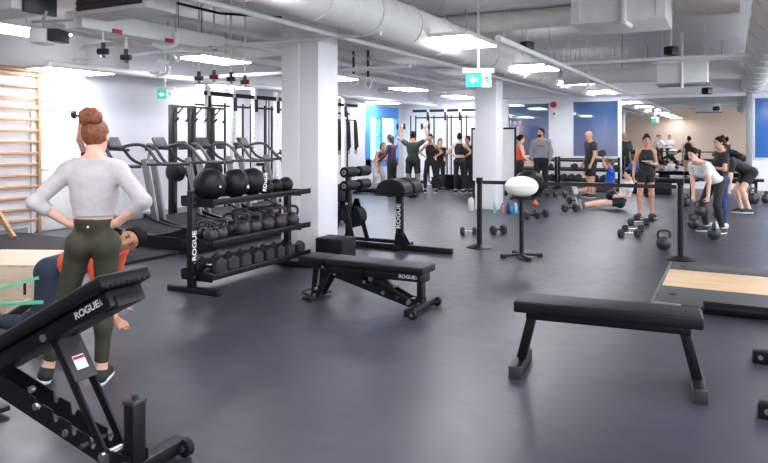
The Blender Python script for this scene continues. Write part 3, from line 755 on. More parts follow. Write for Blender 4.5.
# exit signs
def exit_sign(px, py, Z, w, label, flip=False):
    z = CH+(HY-py)/F*Z; h = w*.56
    t = thing('exit_sign', label, 'exit sign', (*AZ(px, Z), z), YAW)
    MB().bx(-w*.62, w*.62, -.03, .03, h*.5, h*.82, .004).build('housing', M_WMET, t)
    MB().bx(-w/2, w*.12, -.011, .011, -h/2, h/2).build('green_panel', M_GRN, t)
    MB().bx(w*.12, w/2, -.0112, .0112, -h/2, h/2).build('white_panel', M_SGNW, t)
    m = MB(); a = h*.30; o = (-w*.20, -.012, 0)
    m.prism([(-a, 0), (-a*.1, a*.85), (-a*.1, a*.38), (a, a*.38), (a, -a*.38), (-a*.1, -a*.38), (-a*.1, -a*.85)], o, (1, 0, 0), (0, 0, 1), (0, -1, 0), .003); m.build('arrow', M_SGNW, t)
    m = MB(); u = h*.5; c0 = Vector((w*.31, -.014, 0))
    def st(p, q_): m.bar(c0+Vector((p[0]*u, 0, p[1]*u)), c0+Vector((q_[0]*u, 0, q_[1]*u)), .004, u*.17, up=(.3, 0, 1))
    m.cyl(c0+Vector((-.08*u, -.002, .62*u)), c0+Vector((-.08*u, .002, .62*u)), u*.15, seg=12)
    for p, q_ in (((-.03, .45), (.08, -.05)), ((.0, .38), (-.34, .22)), ((-.34, .22), (-.42, -.02)), ((.02, .36), (.32, .16)), ((.32, .16), (.42, .36)), ((.06, -.05), (-.26, -.22)), ((-.26, -.22), (-.18, -.62)), ((.08, -.08), (.28, -.40)), ((.28, -.40), (.50, -.62))): st(p, q_)
    m.build('running_figure', mat('sign_green', (0, 128, 100), .5, spec=.2), t)
    MB().tube([(0, 0, h*.8), (0, 0, ZC-z)], .012, 8).build('drop_rod', M_WMET, t)
exit_sign(478.5, 80, 9.3, .35, 'green and white exit sign hanging left of the far column')
exit_sign(165, 94.5, 10.6, .25, 'small green exit sign hanging above the cardio machines')
# fire alarm bell between the blue windows
fb = thing('fire_alarm', 'red fire alarm bell between the two blue windows', 'alarm', (XAT(553.5, YB), YB, 2.60))
MB().cyl((0, -.07, 0), (0, 0, 0), .09, .10, 20).build('bell', M_RED, fb)
fs = thing('alarm_strobe', 'white strobe unit below the red fire alarm bell', 'alarm', (XAT(554.5, YB), YB, 2.30))
MB().bx(-.05, .05, -.05, 0, -.12, .12, .01).build('housing', M_WHT, fs); MB().bx(-.03, .03, -.06, -.05, -.02, .05, .005).build('lens', M_DGR, fs)

# camera, world, render look
cam = bpy.data.cameras.new('camera'); co = bpy.data.objects.new('camera', cam); COL.objects.link(co)
cam.sensor_width = 36; cam.lens = F/768*36; cam.shift_y = -(231.5-HY)/768
cam.clip_start = .05
co.location = (0, 0, CH); co.rotation_euler = (PI/2, 0, YAW)
SC.camera = co
wd = bpy.data.worlds.new('world'); SC.world = wd; wd.use_nodes = True
bgn = wd.node_tree.nodes['Background']; bgn.inputs[0].default_value = (.85, .93, 1, 1); bgn.inputs[1].default_value = 4.4
vs = SC.view_settings; vs.view_transform = 'Standard'; vs.look = 'None'; vs.gamma = 1; vs.use_curve_mapping = False; vs.exposure = 0.7
# ------------------------------------------------------------------ free weights
def dumbbell_mesh(r, L, hx=6):
    def hexhead(x0, x1):
        m = MB()
        m.lathe([(r*.80, 0), (r, (x1-x0)*.16), (r, (x1-x0)*.84), (r*.80, (x1-x0))], (x0, 0, 0), (1, 0, 0), hx); return m
    return hexhead
def dumbbell(label, loc, rz=0.0, r=.062, L=.30, group=None, handle=None, rot=None, seg=6):
    """axis along local x, lying on its hexagon flats"""
    t = thing('dumbbell', label, 'dumbbell', loc, rz, group)
    if rot is not None: t.rotation_euler = rot
    hw = L*.25; fl = r*math.cos(PI/6) if seg == 6 else r
    for sg in (-1, 1):
        m = MB(); x0 = sg*L/2 if sg < 0 else L/2-hw
        m.lathe([(r*.82, 0), (r, hw*.18), (r, hw*.82), (r*.82, hw)], (x0, 0, fl), (1, 0, 0), seg)
        m.build('head', M_URE, t, None, 25)
    MB().tube([(-L/2+hw*.9, 0, fl), (-L*.1, 0, fl), (0, 0, fl), (L*.1, 0, fl), (L/2-hw*.9, 0, fl)], [.014, .016, .0185, .016, .014], 12).build('handle', handle or M_CHR, t)
    return t
def kettlebell(label, loc, rz=0.0, r=.085, group=None, ring=None):
    t = thing('kettlebell', label, 'kettlebell', loc, rz, group)
    prof = [(r*.62, 0), (r*.72, .004)]
    for k in range(1, 14):
        a = -1.0+2.35*k/14; prof.append((r*math.cos(a), r*.86+r*math.sin(a)))
    prof.append((r*.2, r*.86+r*.985))
    MB().lathe(prof, (0, 0, 0), (0, 0, 1), 24).build('bell', M_IRON, t)
    zt = r*.86
    MB().tube([(0, -r*.62, zt+r*.55), (0, -r*.80, zt+r*1.02), (0, -r*.74, zt+r*1.50), (0, -r*.40, zt+r*1.72), (0, r*.40, zt+r*1.72), (0, r*.74, zt+r*1.50), (0, r*.80, zt+r*1.02), (0, r*.62, zt+r*.55)], r*.175, 10, sub=4).build('handle', M_IRON, t)
    if ring:
        for sg in (-1, 1): MB().torus((0, sg*r*.80, zt+r*1.0), r*.18, r*.05, (0, .1, 1), 14, 6).build('colour_band', ring, t)
    return t

# ------------------------------------------------------------------ storage rack near the column
RX, RY0, RY1 = -4.80, 5.02, 6.64
rk = thing('storage_rack', 'black three-tier storage rack holding balls, kettlebells and dumbbells', 'rack', (RX, RY0, 0))
LEN = RY1-RY0
for yy in (0, LEN):
    MB().bx(-.035, .035, yy-.035, yy+.035, .05, 1.02, .006).build('post', M_BLK2, rk)
    MB().bx(-.30, .36, yy-.038, yy+.038, 0, .055, .006).build('foot', M_BLK2, rk)
    for zz in (.16, .30, .90, .97): MB().cyl((.035, yy, zz), (.040, yy, zz), .011, seg=8).build('bolt', M_STL, rk)
SHZ = [(.165, -.02), (.50, 0), (.91, 0)]
for i, (z, _) in enumerate(SHZ):
    m = MB(); m.bx(-.18, .24, .04, LEN+.12, z-.012, z, .003); m.bx(.225, .24, .045, LEN+.15, z-.035, z+.028, .003); m.bx(-.19, -.175, .04, LEN+.12, z-.035, z+.05, .003)
    if i == 1:
        for k in range(16): m.bx(.16, .222, .02+k*.108, .075+k*.108, z, z+.004)
    sh = m.build('shelf', M_BLK, rk)
    for yy in (.085, LEN): MB().bx(-.18, .23, yy-.046, yy-.036, z-.055, z+.03, .003).build('shelf_bracket', M_BLK, sh)
text('ROGUE', .078, M_TXT, rk, frame((.0365, 0, .47), (0, 0, 1), (0, -1, 0)), .001, sx=1.15)
# balls on the top shelf
def med_ball(label, px, r, zt=.91, name='slam_ball', x=-4.72, mark=None):
    y = YAT(px, x)
    t = thing(name, label, 'ball', (x, y, zt), 0, 'balls on the rack')
    MB().ell((0, 0, r), (r, r, r), None, 40, 28).build('shell', M_VINYL, t)
    m = MB()
    for a in (0, PI/3, 2*PI/3):
        m.tube([(r*1.001*math.cos(a)*math.cos(b_*PI/18), r*1.001*math.sin(a)*math.cos(b_*PI/18), r+r*1.001*math.sin(b_*PI/18)) for b_ in range(-8, 9)], .0025, 5)
    m.build('seam', M_BLK, t)
    return t, y
d_ = []
b1, y1 = med_ball('largest black ball at the left end of the rack top', 210, .165)
MB().cyl((.158, -.03, .15), (.168, -.03, .15), .014, seg=5).build('logo_spot', M_TXT, b1)
b2, y2 = med_ball('second large black ball on the rack top', 235, .155)
MB().cyl((.148, .03, .12), (.157, .03, .12), .018, seg=12).build('logo_spot', M_TXT, b2)
b3, y3 = med_ball('third large black ball with white vertical lettering on the rack top', 251.5, .155, x=-4.74)
text('ROGUE', .062, M_TXT, b3, frame((.151, .05, .15), (0, .1, 1), (-.4, -1, 0)), .004)
for px, r, lab in ((266, .085, 'small black ball leftmost of three on the rack top'), (275.5, .085, 'small black ball in the middle of three on the rack top'), (285.5, .09, 'small black ball at the right end of the rack top')):
    med_ball(lab, px, r, name='medicine_ball', x=-4.68)
# kettlebells on the middle shelf
KR = [(204, -4.86, .062, 0), (211, -4.66, .070, 1), (220, -4.66, .075, 0), (230.5, -4.80, .082, 0), (242, -4.65, .084, 0), (254, -4.66, .078, 0), (266, -4.66, .088, 1), (279, -4.65, .086, 1), (291.5, -4.65, .084, 0),
      (240, -4.86, .09, 0), (253, -4.86, .088, 0), (263, -4.86, .085, 0), (274, -4.86, .085, 0)]
M_CB = mat('pink_band', (206, 78, 92), .5, 0, .1, 20)
nms = ['first', 'second', 'third', 'fourth', 'fifth', 'sixth', 'seventh', 'eighth', 'ninth']
for i, (px, x, r, rg) in enumerate(KR):
    y = YAT(px, x)
    lab = 'kettlebell on the middle rack shelf, %s from the left in the front row' % nms[i] if i < 9 else 'kettlebell on the middle rack shelf, %s from the left in the back row' % nms[i-9]
    kettlebell(lab, (x, y, .50), -.95+.4*random.random(), r*1.1, 'kettlebells on the rack', M_CB if rg else None)
# dumbbells on the bottom shelf, heads facing the room
for i in range(8):
    y = RY0+.20+i*.202; r = .094-.002*i
    dumbbell('hex dumbbell on the bottom rack shelf, %s from the left' % nms[i], (-4.75, y, .165), random.uniform(-.06, .06), r, .34, 'dumbbells on the bottom rack shelf')

# ------------------------------------------------------------------ adjustable benches (axis along local x, post at x=0)
def bench(label, loc, rz, ang, logo=True):
    t = thing('adjustable_bench', label, 'bench', loc, rz)
    a = math.radians(ang); px_, pz = -1.05, .365
    ux, uz = math.cos(a), math.sin(a); nx, nz_ = -uz, ux
    def Q(l, h, y=0): return (px_+ux*l+nx*h, y, pz+uz*l+nz_*h)
    R = Matrix(((ux, 0, -uz), (0, 1, 0), (uz, 0, ux))).to_3x3()
    R = Matrix(((ux, 0, nx), (0, 1, 0), (uz, 0, nz_)))
    L = 1.14
    m = MB(); m.box(Q(L/2, .045), (L, .285, .066), R, .016, 3); bp = m.build('back_pad', M_VINYL, t)
    m = MB()
    for k in range(9): m.box(Q(L+.0005, .020+.0, -.12+k*.03), (.004, .018, .012), R, .001)
    m.build('stitching', M_BLK2, bp)
    m = MB(); m.box(Q(L*.50, -.030), (L*.93, .20, .076), R, .006); m.box(Q(L*.93, -.05), (.10, .14, .05), R, .004); br = m.build('back_rail', M_BLK2, t)
    if logo:
        o = Q(L*.83, -.026, -.1012); text('ROGUE', .045, M_TXT, br, frame(o, (ux, 0, uz), (nx, 0, nz_)), .0008, sx=1.2)
        m = MB(); e = Q(L*.83+.10, -.024, -.1014); m.prism([(-.014, -.016), (.014, -.016), (.002, .016)], e, (ux, 0, uz), (nx, 0, nz_), (0, 1, 0), .0012); m.build('logo_mark', M_GMET, br)
    # seat
    m = MB(); m.box((-1.225, 0, .41), (.31, .285, .066), None, .016, 3); m.build('seat_pad', M_VINYL, t)
    MB().bx(-1.33, -1.02, -.09, .09, .325, .378, .006).build('seat_rail', M_BLK2, t)
    # lower ladder beam: two notched plates
    for yy in (-.052, .046):
        m = MB(); poly = [(-1.06, .37), (-1.0, .25), (-.06, .035), (.03, .035), (.03, .13), (-.10, .13)]
        for k in range(4):
            x = -.22-k*.13; z = .155+k*.036; poly += [(x+.03, z-.01), (x+.012, z-.045), (x-.012, z-.04), (x-.02, z+.012)]
        poly += [(-.86, .33)]
        m.prism(poly, (0, yy, 0), (1, 0, 0), (0, 0, 1), (0, 1, 0), .006); m.build('ladder_plate', M_BLK2, t)
    for x, z in ((-.95, .33), (-.62, .235), (-.40, .15), (-.12, .085), (.0, .085), (-.98, .28)): MB().cyl((x, -.062, z), (x, -.050, z), .017, seg=12).build('bolt', M_STL, t)
    # post, rear foot, wheels
    MB().bx(-.032, .032, -.038, .038, .05, .325 if ang < 5 else .36, .008).build('post', M_BLK2, t)
    if ang > 5:
        m = MB(); m.bx(-.035, .035, -.041, .041, .345, .366, .006); m.cyl((0, 0, .366), (0, 0, .385), .016, seg=6); m.build('post_cap', M_DGR, t)
    MB().bx(-.04, .04, -.29, .29, .02, .085, .008).build('rear_foot', M_BLK2, t)
    for sg in (-1, 1):
        m = MB(); m.lathe([(.03, -.022), (.043, -.016), (.043, .016), (.03, .022)], (.045, sg*.27, .045), (1, 0, 0) if False else (0, 1, 0), 20); w = m.build('wheel', M_RUB, t)
        MB().cyl((.045, sg*.27-.026, .045), (.045, sg*.27+.026, .045), .015, seg=12).build('axle_bolt', M_STL, w)
    MB().bar((-.06, 0, .08), (.03, 0, .06), .09, .05).build('gusset', M_BLK2, t)
    # front legs and foot
    for x in (-1.20, -1.02):
        for yy in (-.07, .06): MB().bar((x, yy, .34), (-1.235 if x < -1.1 else -1.20, yy, .045), .012, .06, up=(1, 0, 0)).build('front_leg', M_BLK2, t)
    m = MB(); m.bx(-1.29, -1.19, -.19, .19, 0.02, .05, .006); m.build('front_foot', M_BLK2, t)
    MB().tube([(-1.27, -.10, .05), (-1.36, -.09, .07), (-1.36, .09, .07), (-1.27, .10, .05)], .010, 8, sub=4).build('carry_handle', M_BLK, t)
    for x, z in ((-1.10, .345), (-1.19, .12), (-1.21, .055), (-.60, .335)): MB().cyl((x, -.10, z), (x, -.078, z), .016, seg=12).build('bolt', M_STL, t)
    # strut
    p0 = Vector(Q(.60, -.05)); p1 = Vector((-.13, 0, .10))
    if ang < 5: p0 = Vector((-.52, 0, .275)); p1 = Vector((-.10, 0, .10))
    dd = (p1-p0).normalized(); up = Vector((dd.z, 0, -dd.x)); up = up if up.z > 0 else -up
    for yy in (-.052, .052): MB().bar(p0+Vector((0, yy, 0)), p1+Vector((0, yy, 0)), .014, .045, up=up, bev=.003).build('strut_bar', M_BLK2, t)
    m = MB(); m.bar(p0+dd*.03+up*.028, p0+dd*.25+up*.028, .125, .012, up=up, bev=.004); cv = m.build('strut_cover', M_DGR if ang > 5 else M_BLK2, t)
    if ang > 5:
        m = MB(); m.bar(p0+dd*.13+up*.0345, p0+dd*.20+up*.0345, .062, .002, up=up); lb = m.build('warning_label', M_WHT, cv)
        m = MB(); m.bar(p0+dd*.135+up*.036, p0+dd*.15+up*.036, .058, .002, up=up); m.build('red_stripe', M_RED, lb)
    MB().cyl(p1+Vector((0, -.075, 0)), p1+Vector((0, .075, 0)), .022, seg=14).build('pivot_pin', M_STL, t); MB().cyl(p0+Vector((0, -.112, .01)), p0+Vector((0, .112, .01)), .018, seg=12).build('pivot_pin', M_STL, t)
    MB().tube([p1+Vector((-.12, -.09, .03)), p1+Vector((-.12, .09, .03))], .012, 8).build('adjuster_rod', M_DGR, t)
    return t
bench('inclined black adjustable bench in the left foreground, raised backrest', (-2.40, 2.15, 0), 0, 26.8)
bb2 = bench('flat black adjustable bench standing in front of the near column', (-2.45, 5.40, 0), 0, 0); bb2.scale = (.89, 1, .95)

# flat bench, right foreground
fbx = thing('flat_bench', 'plain flat black bench in the right foreground beside the lifting platform', 'bench', (-.72, 4.45, 0), .10)
MB().box((0, 0, .445), (1.13, .285, .075), None, .014, 3).build('seat_pad', M_VINYL, fbx)
MB().bx(-.50, .50, -.045, .045, .345, .408, .006).build('spine_beam', M_BLK2, fbx)
for sg in (-1, 1):
    MB().bar((sg*.455, 0, .40), (sg*.535, 0, .075), .062, .062, up=(1, 0, 0), bev=.006).build('leg', M_BLK2, fbx)
    MB().bx(sg*.54-.038, sg*.54+.038, -.22, .22, .0, .078, .008).build('foot', M_BLK2, fbx)
    m = MB(); m.bx(sg*.54-.041, sg*.54+.041, -.225, -.205, .0, .081, .004); m.build('foot_cap', M_DGR, fbx)

# ------------------------------------------------------------------ glute-ham machine behind the bench
gh = thing('glute_ham_machine', 'black glute ham bench with two rounded pads and lettered post', 'exercise machine', (-4.08, 8.28, 0))
MB().bx(-1.45, .78, -.038, .038, 0, .075, .006).build('base_beam', M_BLK2, gh)
MB().bx(-.95, -.05, .32, .39, .0, .075, .006).build('side_beam', M_BLK2, gh)
MB().bx(-.04, .04, -.14, .36, 0.0, .07, .006).build('cross_foot', M_BLK2, gh)
MB().bx(-.045, .045, -.04, .04, .07, .77, .006).build('post', M_BLK2, gh)
m = MB(); m.prism([(-.07, .07), (.15, .07), (.045, .24), (-.045, .24)], (0, -.045, 0), (1, 0, 0), (0, 0, 1), (0, 1, 0), .008); m.prism([(-.07, .07), (.15, .07), (.045, .24), (-.045, .24)], (0, .037, 0), (1, 0, 0), (0, 0, 1), (0, 1, 0), .008); m.build('gusset', M_BLK, gh)
text('ROGUE', .085, M_TXT, gh, frame((0, -.0415, .47), (0, 0, 1), (-1, 0, 0)), .001, sx=1.2)
m = MB(); m.bx(-.22, .26, -.03, .03, .74, .775, .004); m.bx(-.23, .23, -.30, .30, .765, .79, .004); m.build('pad_carriage', M_BLK2, gh)
for y0, y1 in ((-.30, -.03), (.03, .30)):
    prof = [(-.225, .0)]+[(-.225*math.cos(k*PI/16), .03+.18*math.sin(k*PI/16)**.8) for k in range(0, 17)]+[(.225, .0)]
    m = MB(); m.prism(prof, (.0, y0, .785), (1, 0, 0), (0, 0, 1), (0, 1, 0), y1-y0)
    o = m.build('thigh_pad', M_VINYL, gh)
    bv = o.modifiers.new('bevel', 'BEVEL'); bv.width = .022; bv.segments = 3; bv.limit_method = 'ANGLE'; bv.angle_limit = math.radians(50)
for xx, zz in ((-.70, 1.07), (-.70, .88)):
    for y0, y1 in ((-.34, -.06), (.06, .34)):
        m = MB(); m.lathe([(.06, 0), (.075, .012), (.075, y1-y0-.012), (.06, y1-y0)], (xx, y0, zz), (0, 1, 0), 22); ro = m.build('roller', M_VINYL, gh)
        MB().lathe([(.032, -.004), (.032, .002)], (xx, y0, zz), (0, 1, 0), 18).build('roller_washer', M_STL, ro); MB().lathe([(.018, -.006), (.018, .004)], (xx, y0, zz), (0, 1, 0), 14).build('roller_hub', M_BLK, ro)
    MB().tube([(xx, -.345, zz), (xx, .345, zz)], .016, 10).build('roller_axle', M_STL, gh)
MB().bx(-.86, -.80, -.04, .04, .07, 1.10, .006).build('rear_post', M_BLK2, gh)
for yy in (-.20, .19): m = MB(); m.bar((-.98, yy, .07), (-.80, yy, .66), .012, .07, up=(1, 0, 0)); m.bar((-.62, yy, .07), (-.80, yy, .66), .012, .07, up=(1, 0, 0)); m.build('side_plate', M_BLK2, gh)
MB().box((-.93, 0, .68), (.03, .50, .42), Euler((0, -.12, 0)).to_matrix(), .006).build('foot_plate', M_BLK, gh)
m = MB(); m.bx(-.86, -.70, -.03, .03, 1.04, 1.09); m.bx(-.86, -.70, -.03, .03, .85, .90); m.build('roller_arm', M_BLK2, gh)
for xx, zz in ((-.90, .62), (-.74, .62), (-.96, .12), (-.66, .12)): MB().cyl((xx, -.215, zz), (xx, -.195, zz), .018, seg=12).build('bolt', M_STL, gh)
for k in range(4): MB().lathe([(.15, 0), (.16, .01), (.16, .035), (.15, .045)], (-.84, .10+.05*k, .40), (0, 1, 0), 26).build('weight_plate', M_RUB, gh)

# black foam box by the column
fbx2 = thing('foam_step', 'black padded block on the floor behind the flat adjustable bench', 'foam block', (-3.62, 7.08, 0), .0)
x0 = XAT(316, 6.9); x1 = XAT(343, 6.9)
MB().bx(-.26, .26, -.17, .17, .01, .32, .018).build('block', M_RUB, fbx2)
m = MB(); m.bx(-.262, .262, -.172, .172, .30, .306, .001); m.build('seam', M_BLK, fbx2)
MB().bx(-.24, .24, -.15, .15, 0, .012).build('base_pad', M_BLK, fbx2)
fbx2.location = ((x0+x1)/2, 7.05, 0); fbx2.scale = (abs(x1-x0)/.52, 1, 1)

# ------------------------------------------------------------------ plyo box
def c2w(dx, dz): return (dx*CS-dz*SN, dx*SN+dz*CS)
pb = thing('plyo_box', 'pale plywood jump box on the floor behind the standing woman', 'box', (0, 0, 0))
Bw = AZ(33, 5.72); e1 = c2w(-1, .05); e2 = c2w(.05, 1)
pb.location = (Bw[0], Bw[1], 0); pb.rotation_euler = (0, 0, math.atan2(-e1[1], -e1[0]))
W_, D_, H_ = .78, .78, .455
for nm, a in (('front_panel', (-W_, 0, 0, .018, 0, H_-.0185)), ('back_panel', (-W_, 0, D_-.018, D_, 0, H_-.0185)), ('side_panel', (-.018, 0, .0185, D_-.0185, 0, H_-.0185)), ('side_panel', (-W_, -W_+.018, .0185, D_-.0185, 0, H_-.0185)), ('top_panel', (-W_, 0, 0, D_, H_-.018, H_))):
    MB().bx(*a, .0015).build(nm, M_PLY, pb)
m = MB(); m.bx(-.085, -.06, -.003, .002, .20, .33, .001); m.build('hand_slot', mat('dark_slot', (26, 22, 20), .8), pb)
for k in range(6): MB().bx(-W_+.08+k*.12, -W_+.14+k*.12, -.0012, .001, H_-.016, H_-.003).build('finger_joint', mat('ply_edge', (206, 178, 146), .6, 0, .1, 20, stretch=(1, 1, 30)), pb)

# ------------------------------------------------------------------ barrier posts, belt, white bag on stand
def stanchion(px, py, label, h=1.0):
    p = G(px, py)
    t = thing('barrier_post', label, 'barrier post', (p[0], p[1], 0))
    MB().lathe([(.185, 0), (.185, .012), (.16, .022), (.05, .05), (.036, .055)], seg=32).build('base', M_BLK2, t)
    MB().cyl((0, 0, .05), (0, 0, h-.06), .036, seg=20).build('pole', M_BLK, t)
    m = MB(); m.bx(-.04, .04, -.04, .04, h-.085, h, .008); m.build('belt_head', M_BLK, t)
    return t, p
s1, q1 = stanchion(479.5, 247.5, 'black barrier post left of the white oval bag', .99)
s2, q2 = stanchion(680.5, 259.5, 'black barrier post at the corner of the lifting platform', 1.03)
tag(MB().bar((q1[0]+.045, q1[1], .925), (q2[0]-.045, q2[1], .925), .004, .05).build('barrier_belt', mat('black_webbing', (36, 34, 36), .8, 0, .1, 60)), 'black belt stretched between the two barrier posts', 'belt')
bb = bpy.data.objects[bpy.context.scene.objects[-1].name] if False else None
rb = AZ(521.5, 8.62)
st_ = thing('bag_stand', 'black four-footed stand under the white oval bag', 'stand', (rb[0], rb[1], 0), YAW)
MB().cyl((0, 0, .05), (0, 0, .775), .028, seg=18).build('pole', M_BLK, st_)
for a in (.15, PI/2+.15, PI+.15, 3*PI/2+.15):
    m = MB(); m.bar((0, 0, .045), (.25*math.cos(a), .25*math.sin(a), .03), .05, .03, bev=.005); ft = m.build('foot', M_BLK, st_)
    MB().box((.25*math.cos(a), .25*math.sin(a), .025), (.06, .06, .05), Euler((0, 0, a)).to_matrix(), .01).build('rubber_cap', M_RUB, ft)
MB().cyl((0, 0, .765), (0, 0, .80), .10, .13, 24).build('cradle', M_DGR, st_)
wbg = thing('oval_bag', 'glossy white oval bag resting on a black stand', 'bag', (rb[0], rb[1], .785), YAW+.12)
MB().ell((0, 0, .135), (.222, .16, .135), None, 40, 26).build('shell', M_BALLW, wbg)
m = MB(); m.tube([(.2225*math.cos(k*PI/24), .1605*math.sin(k*PI/24), .135) for k in range(48)], .0018, 5, True); m.build('seam', M_GMET, wbg)

# ------------------------------------------------------------------ lifting platform
PLX0, PLX1, PLY0, PLY1 = -.67, 1.84, 6.62, 9.02
lp = thing('lifting_platform', 'lifting platform with a pale wood strip between grey rubber mats', 'platform', (PLX0, PLY0, 0))
M_MATG = mat('platform_rubber', (62, 62, 66), .6, 0, .12, 60, .1)
MB().bx(.03, 2.44, .02, .80, 0, .03, .003).build('rubber_mat', M_MATG, lp)
MB().bx(.03, 2.44, 1.76, 2.25, 0, .03, .003).build('rubber_mat', M_MATG, lp)
def plank_mat():
    m = mat('maple_planks', (222, 190, 152), .35, 0, .06, 3, stretch=(1, 8, 1)); nt = m.node_tree; b = nt.nodes['Principled BSDF']
    src = b.inputs['Base Color'].links[0].from_socket
    br = nt.nodes.new('ShaderNodeTexBrick'); br.inputs['Scale'].default_value = 1; br.inputs['Brick Width'].default_value = .55; br.inputs['Row Height'].default_value = .075; br.inputs['Mortar Size'].default_value = .001
    br.inputs['Color1'].default_value = (1, 1, 1, 1); br.inputs['Color2'].default_value = (.86, .82, .76, 1); br.inputs['Mortar'].default_value = (.6, .5, .4, 1)
    tc = nt.nodes.new('ShaderNodeTexCoord'); nt.links.new(tc.outputs['Object'], br.inputs['Vector'])
    mx = nt.nodes.new('ShaderNodeMixRGB'); mx.blend_type = 'MULTIPLY'; mx.inputs[0].default_value = .8
    nt.links.new(src, mx.inputs[1]); nt.links.new(br.outputs['Color'], mx.inputs[2]); nt.links.new(mx.outputs[0], b.inputs['Base Color']); return m
MB().bx(.03, 2.44, .803, 1.757, 0, .03, .003).build('wood_deck', plank_mat(), lp)
m = MB(); m.bx(0, .028, 0, 2.26, 0, .034, .002); m.build('steel_edge', M_STL, lp)
m = MB(); m.bx(.028, .26, -.005, .018, 0, .034, .002); m.build('steel_edge', M_STL, lp)
for yy in (.42, 2.02): MB().cyl((.16, yy, .028), (.16, yy, .034), .035, seg=18).build('mat_bolt', M_BLK2, lp)
bt = thing('steel_tube', 'round black steel tube lying along the platform front edge', 'steel tube', (XAT(704, 6.5), 6.50, 0))
MB().cyl((0, 0, .058), (2.2, 0, .058), .055, seg=24).build('tube', mat('gloss_black_steel', (40, 40, 43), .22, .7, .1, 30), bt)
for xx in (0, 2.2): MB().cyl((xx-.006, 0, .058), (xx+.006, 0, .058), .058, seg=24).build('end_cap', M_BLK, bt)

# rack feet entering at the right edge
sr = thing('squat_stand', 'black squat stand whose two bolted feet enter at the right edge', 'rack', (.13, 4.75, 0))
for yy in (-.5, .52):
    ft = MB().bx(0, 1.1, yy-.038, yy+.038, 0, .085, .006).build('foot', M_BLK2, sr)
    MB().bx(-.004, .002, yy-.036, yy+.036, .002, .083, .003).build('end_cap', M_DGR, ft)
    MB().cyl((.045, yy-.046, .045), (.045, yy-.036, .045), .016, seg=12).build('bolt', M_STL, ft)
    MB().bx(.95, 1.03, yy-.038, yy+.038, .085, 1.8, .006).build('upright', M_BLK2, sr)
MB().bx(1.03, 1.1, -.46, .48, 0, .08, .006).build('cross_beam', M_BLK2, sr)
# ------------------------------------------------------------------ curved treadmills facing the left wall (user end towards +x)
def treadmill(label, loc):
    t = thing('treadmill', label, 'treadmill', loc, 0, 'treadmills along the left wall')
    def arc(x): return .16+.16*((x-.70)/.85)**2
    for sg in (-1, 1):
        m = MB(); xs = [-.15+1.75*k/14 for k in range(15)]
        top = [(x, arc(x)+.05) for x in xs]; bot = [(1.60, .03), (-.15, .03)]
        m.prism(top+bot, (0, sg*.40-.04, 0), (1, 0, 0), (0, 0, 1), (0, 1, 0), .08); m.build('side_rail', M_BLK, t)
        m = MB(); m.bx(.1, 1.5, sg*.40-.05, sg*.40+.05, .20, .215, .003); m.build('step_strip', M_DGR, t)
        m = MB(); m.bar((.10, sg*.40, .20), (-.16, sg*.38, 1.22), .05, .11, up=(1, 0, 0), bev=.01); m.build('upright', M_MGR, t)
        MB().tube([(-.42, sg*.16, 1.40), (-.36, sg*.30, 1.44), (-.20, sg*.37, 1.44), (-.06, sg*.39, 1.36), (.10, sg*.40, 1.20), (.22, sg*.40, 1.15), (.62, sg*.40, 1.15)], .026, 10, sub=5).build('handrail', M_DGR, t)
        MB().tube([(-.40, sg*.2, 1.38), (-.33, sg*.3, 1.22), (-.16, sg*.38, 1.14), (.22, sg*.40, 1.15)], .024, 10, sub=5).build('lower_rail', M_DGR, t)
    m = MB()
    for k in range(36):
        x = -.05+k*.045; m.box((x, 0, arc(x)+.02), (.040, .70, .03), Euler((0, -math.atan(.32*(x-.7)/.85**2), 0)).to_matrix(), .004)
    m.build('running_belt', M_RUB, t)
    MB().bx(-.15, 1.58, -.36, .36, .02, .12).build('base_pan', M_BLK, t)
    c = MB().box((-.40, 0, 1.47), (.05, .26, .20), Euler((0, -.55, 0)).to_matrix(), .015).build('console', M_DGR, t)
    MB().box((-.371, 0, 1.482), (.004, .20, .13), Euler((0, -.55, 0)).to_matrix()).build('screen', mat('dark_screen', (40, 44, 48), .5), c)
    MB().tube([(-.40, -.30, 1.36), (-.42, 0, 1.38), (-.40, .30, 1.36)], .022, 8).build('cross_bar', M_DGR, t)
    for sg in (-1, 1): MB().bx(1.36, 1.52, sg*.40-.05, sg*.40+.05, 0, .03).build('foot', M_RUB, t)
    return t
for i, (px, lab) in enumerate(((113, 'treadmill behind the standing woman, leftmost of the row'), (160, 'treadmill with the bright uprights left of the storage rack'), (203, 'treadmill whose rails show above the largest black ball'), (243, 'treadmill farthest right, behind the rack top'))):
    x = -7.95; y = YAT(px, x-.4); treadmill(lab, (x, y, 0))

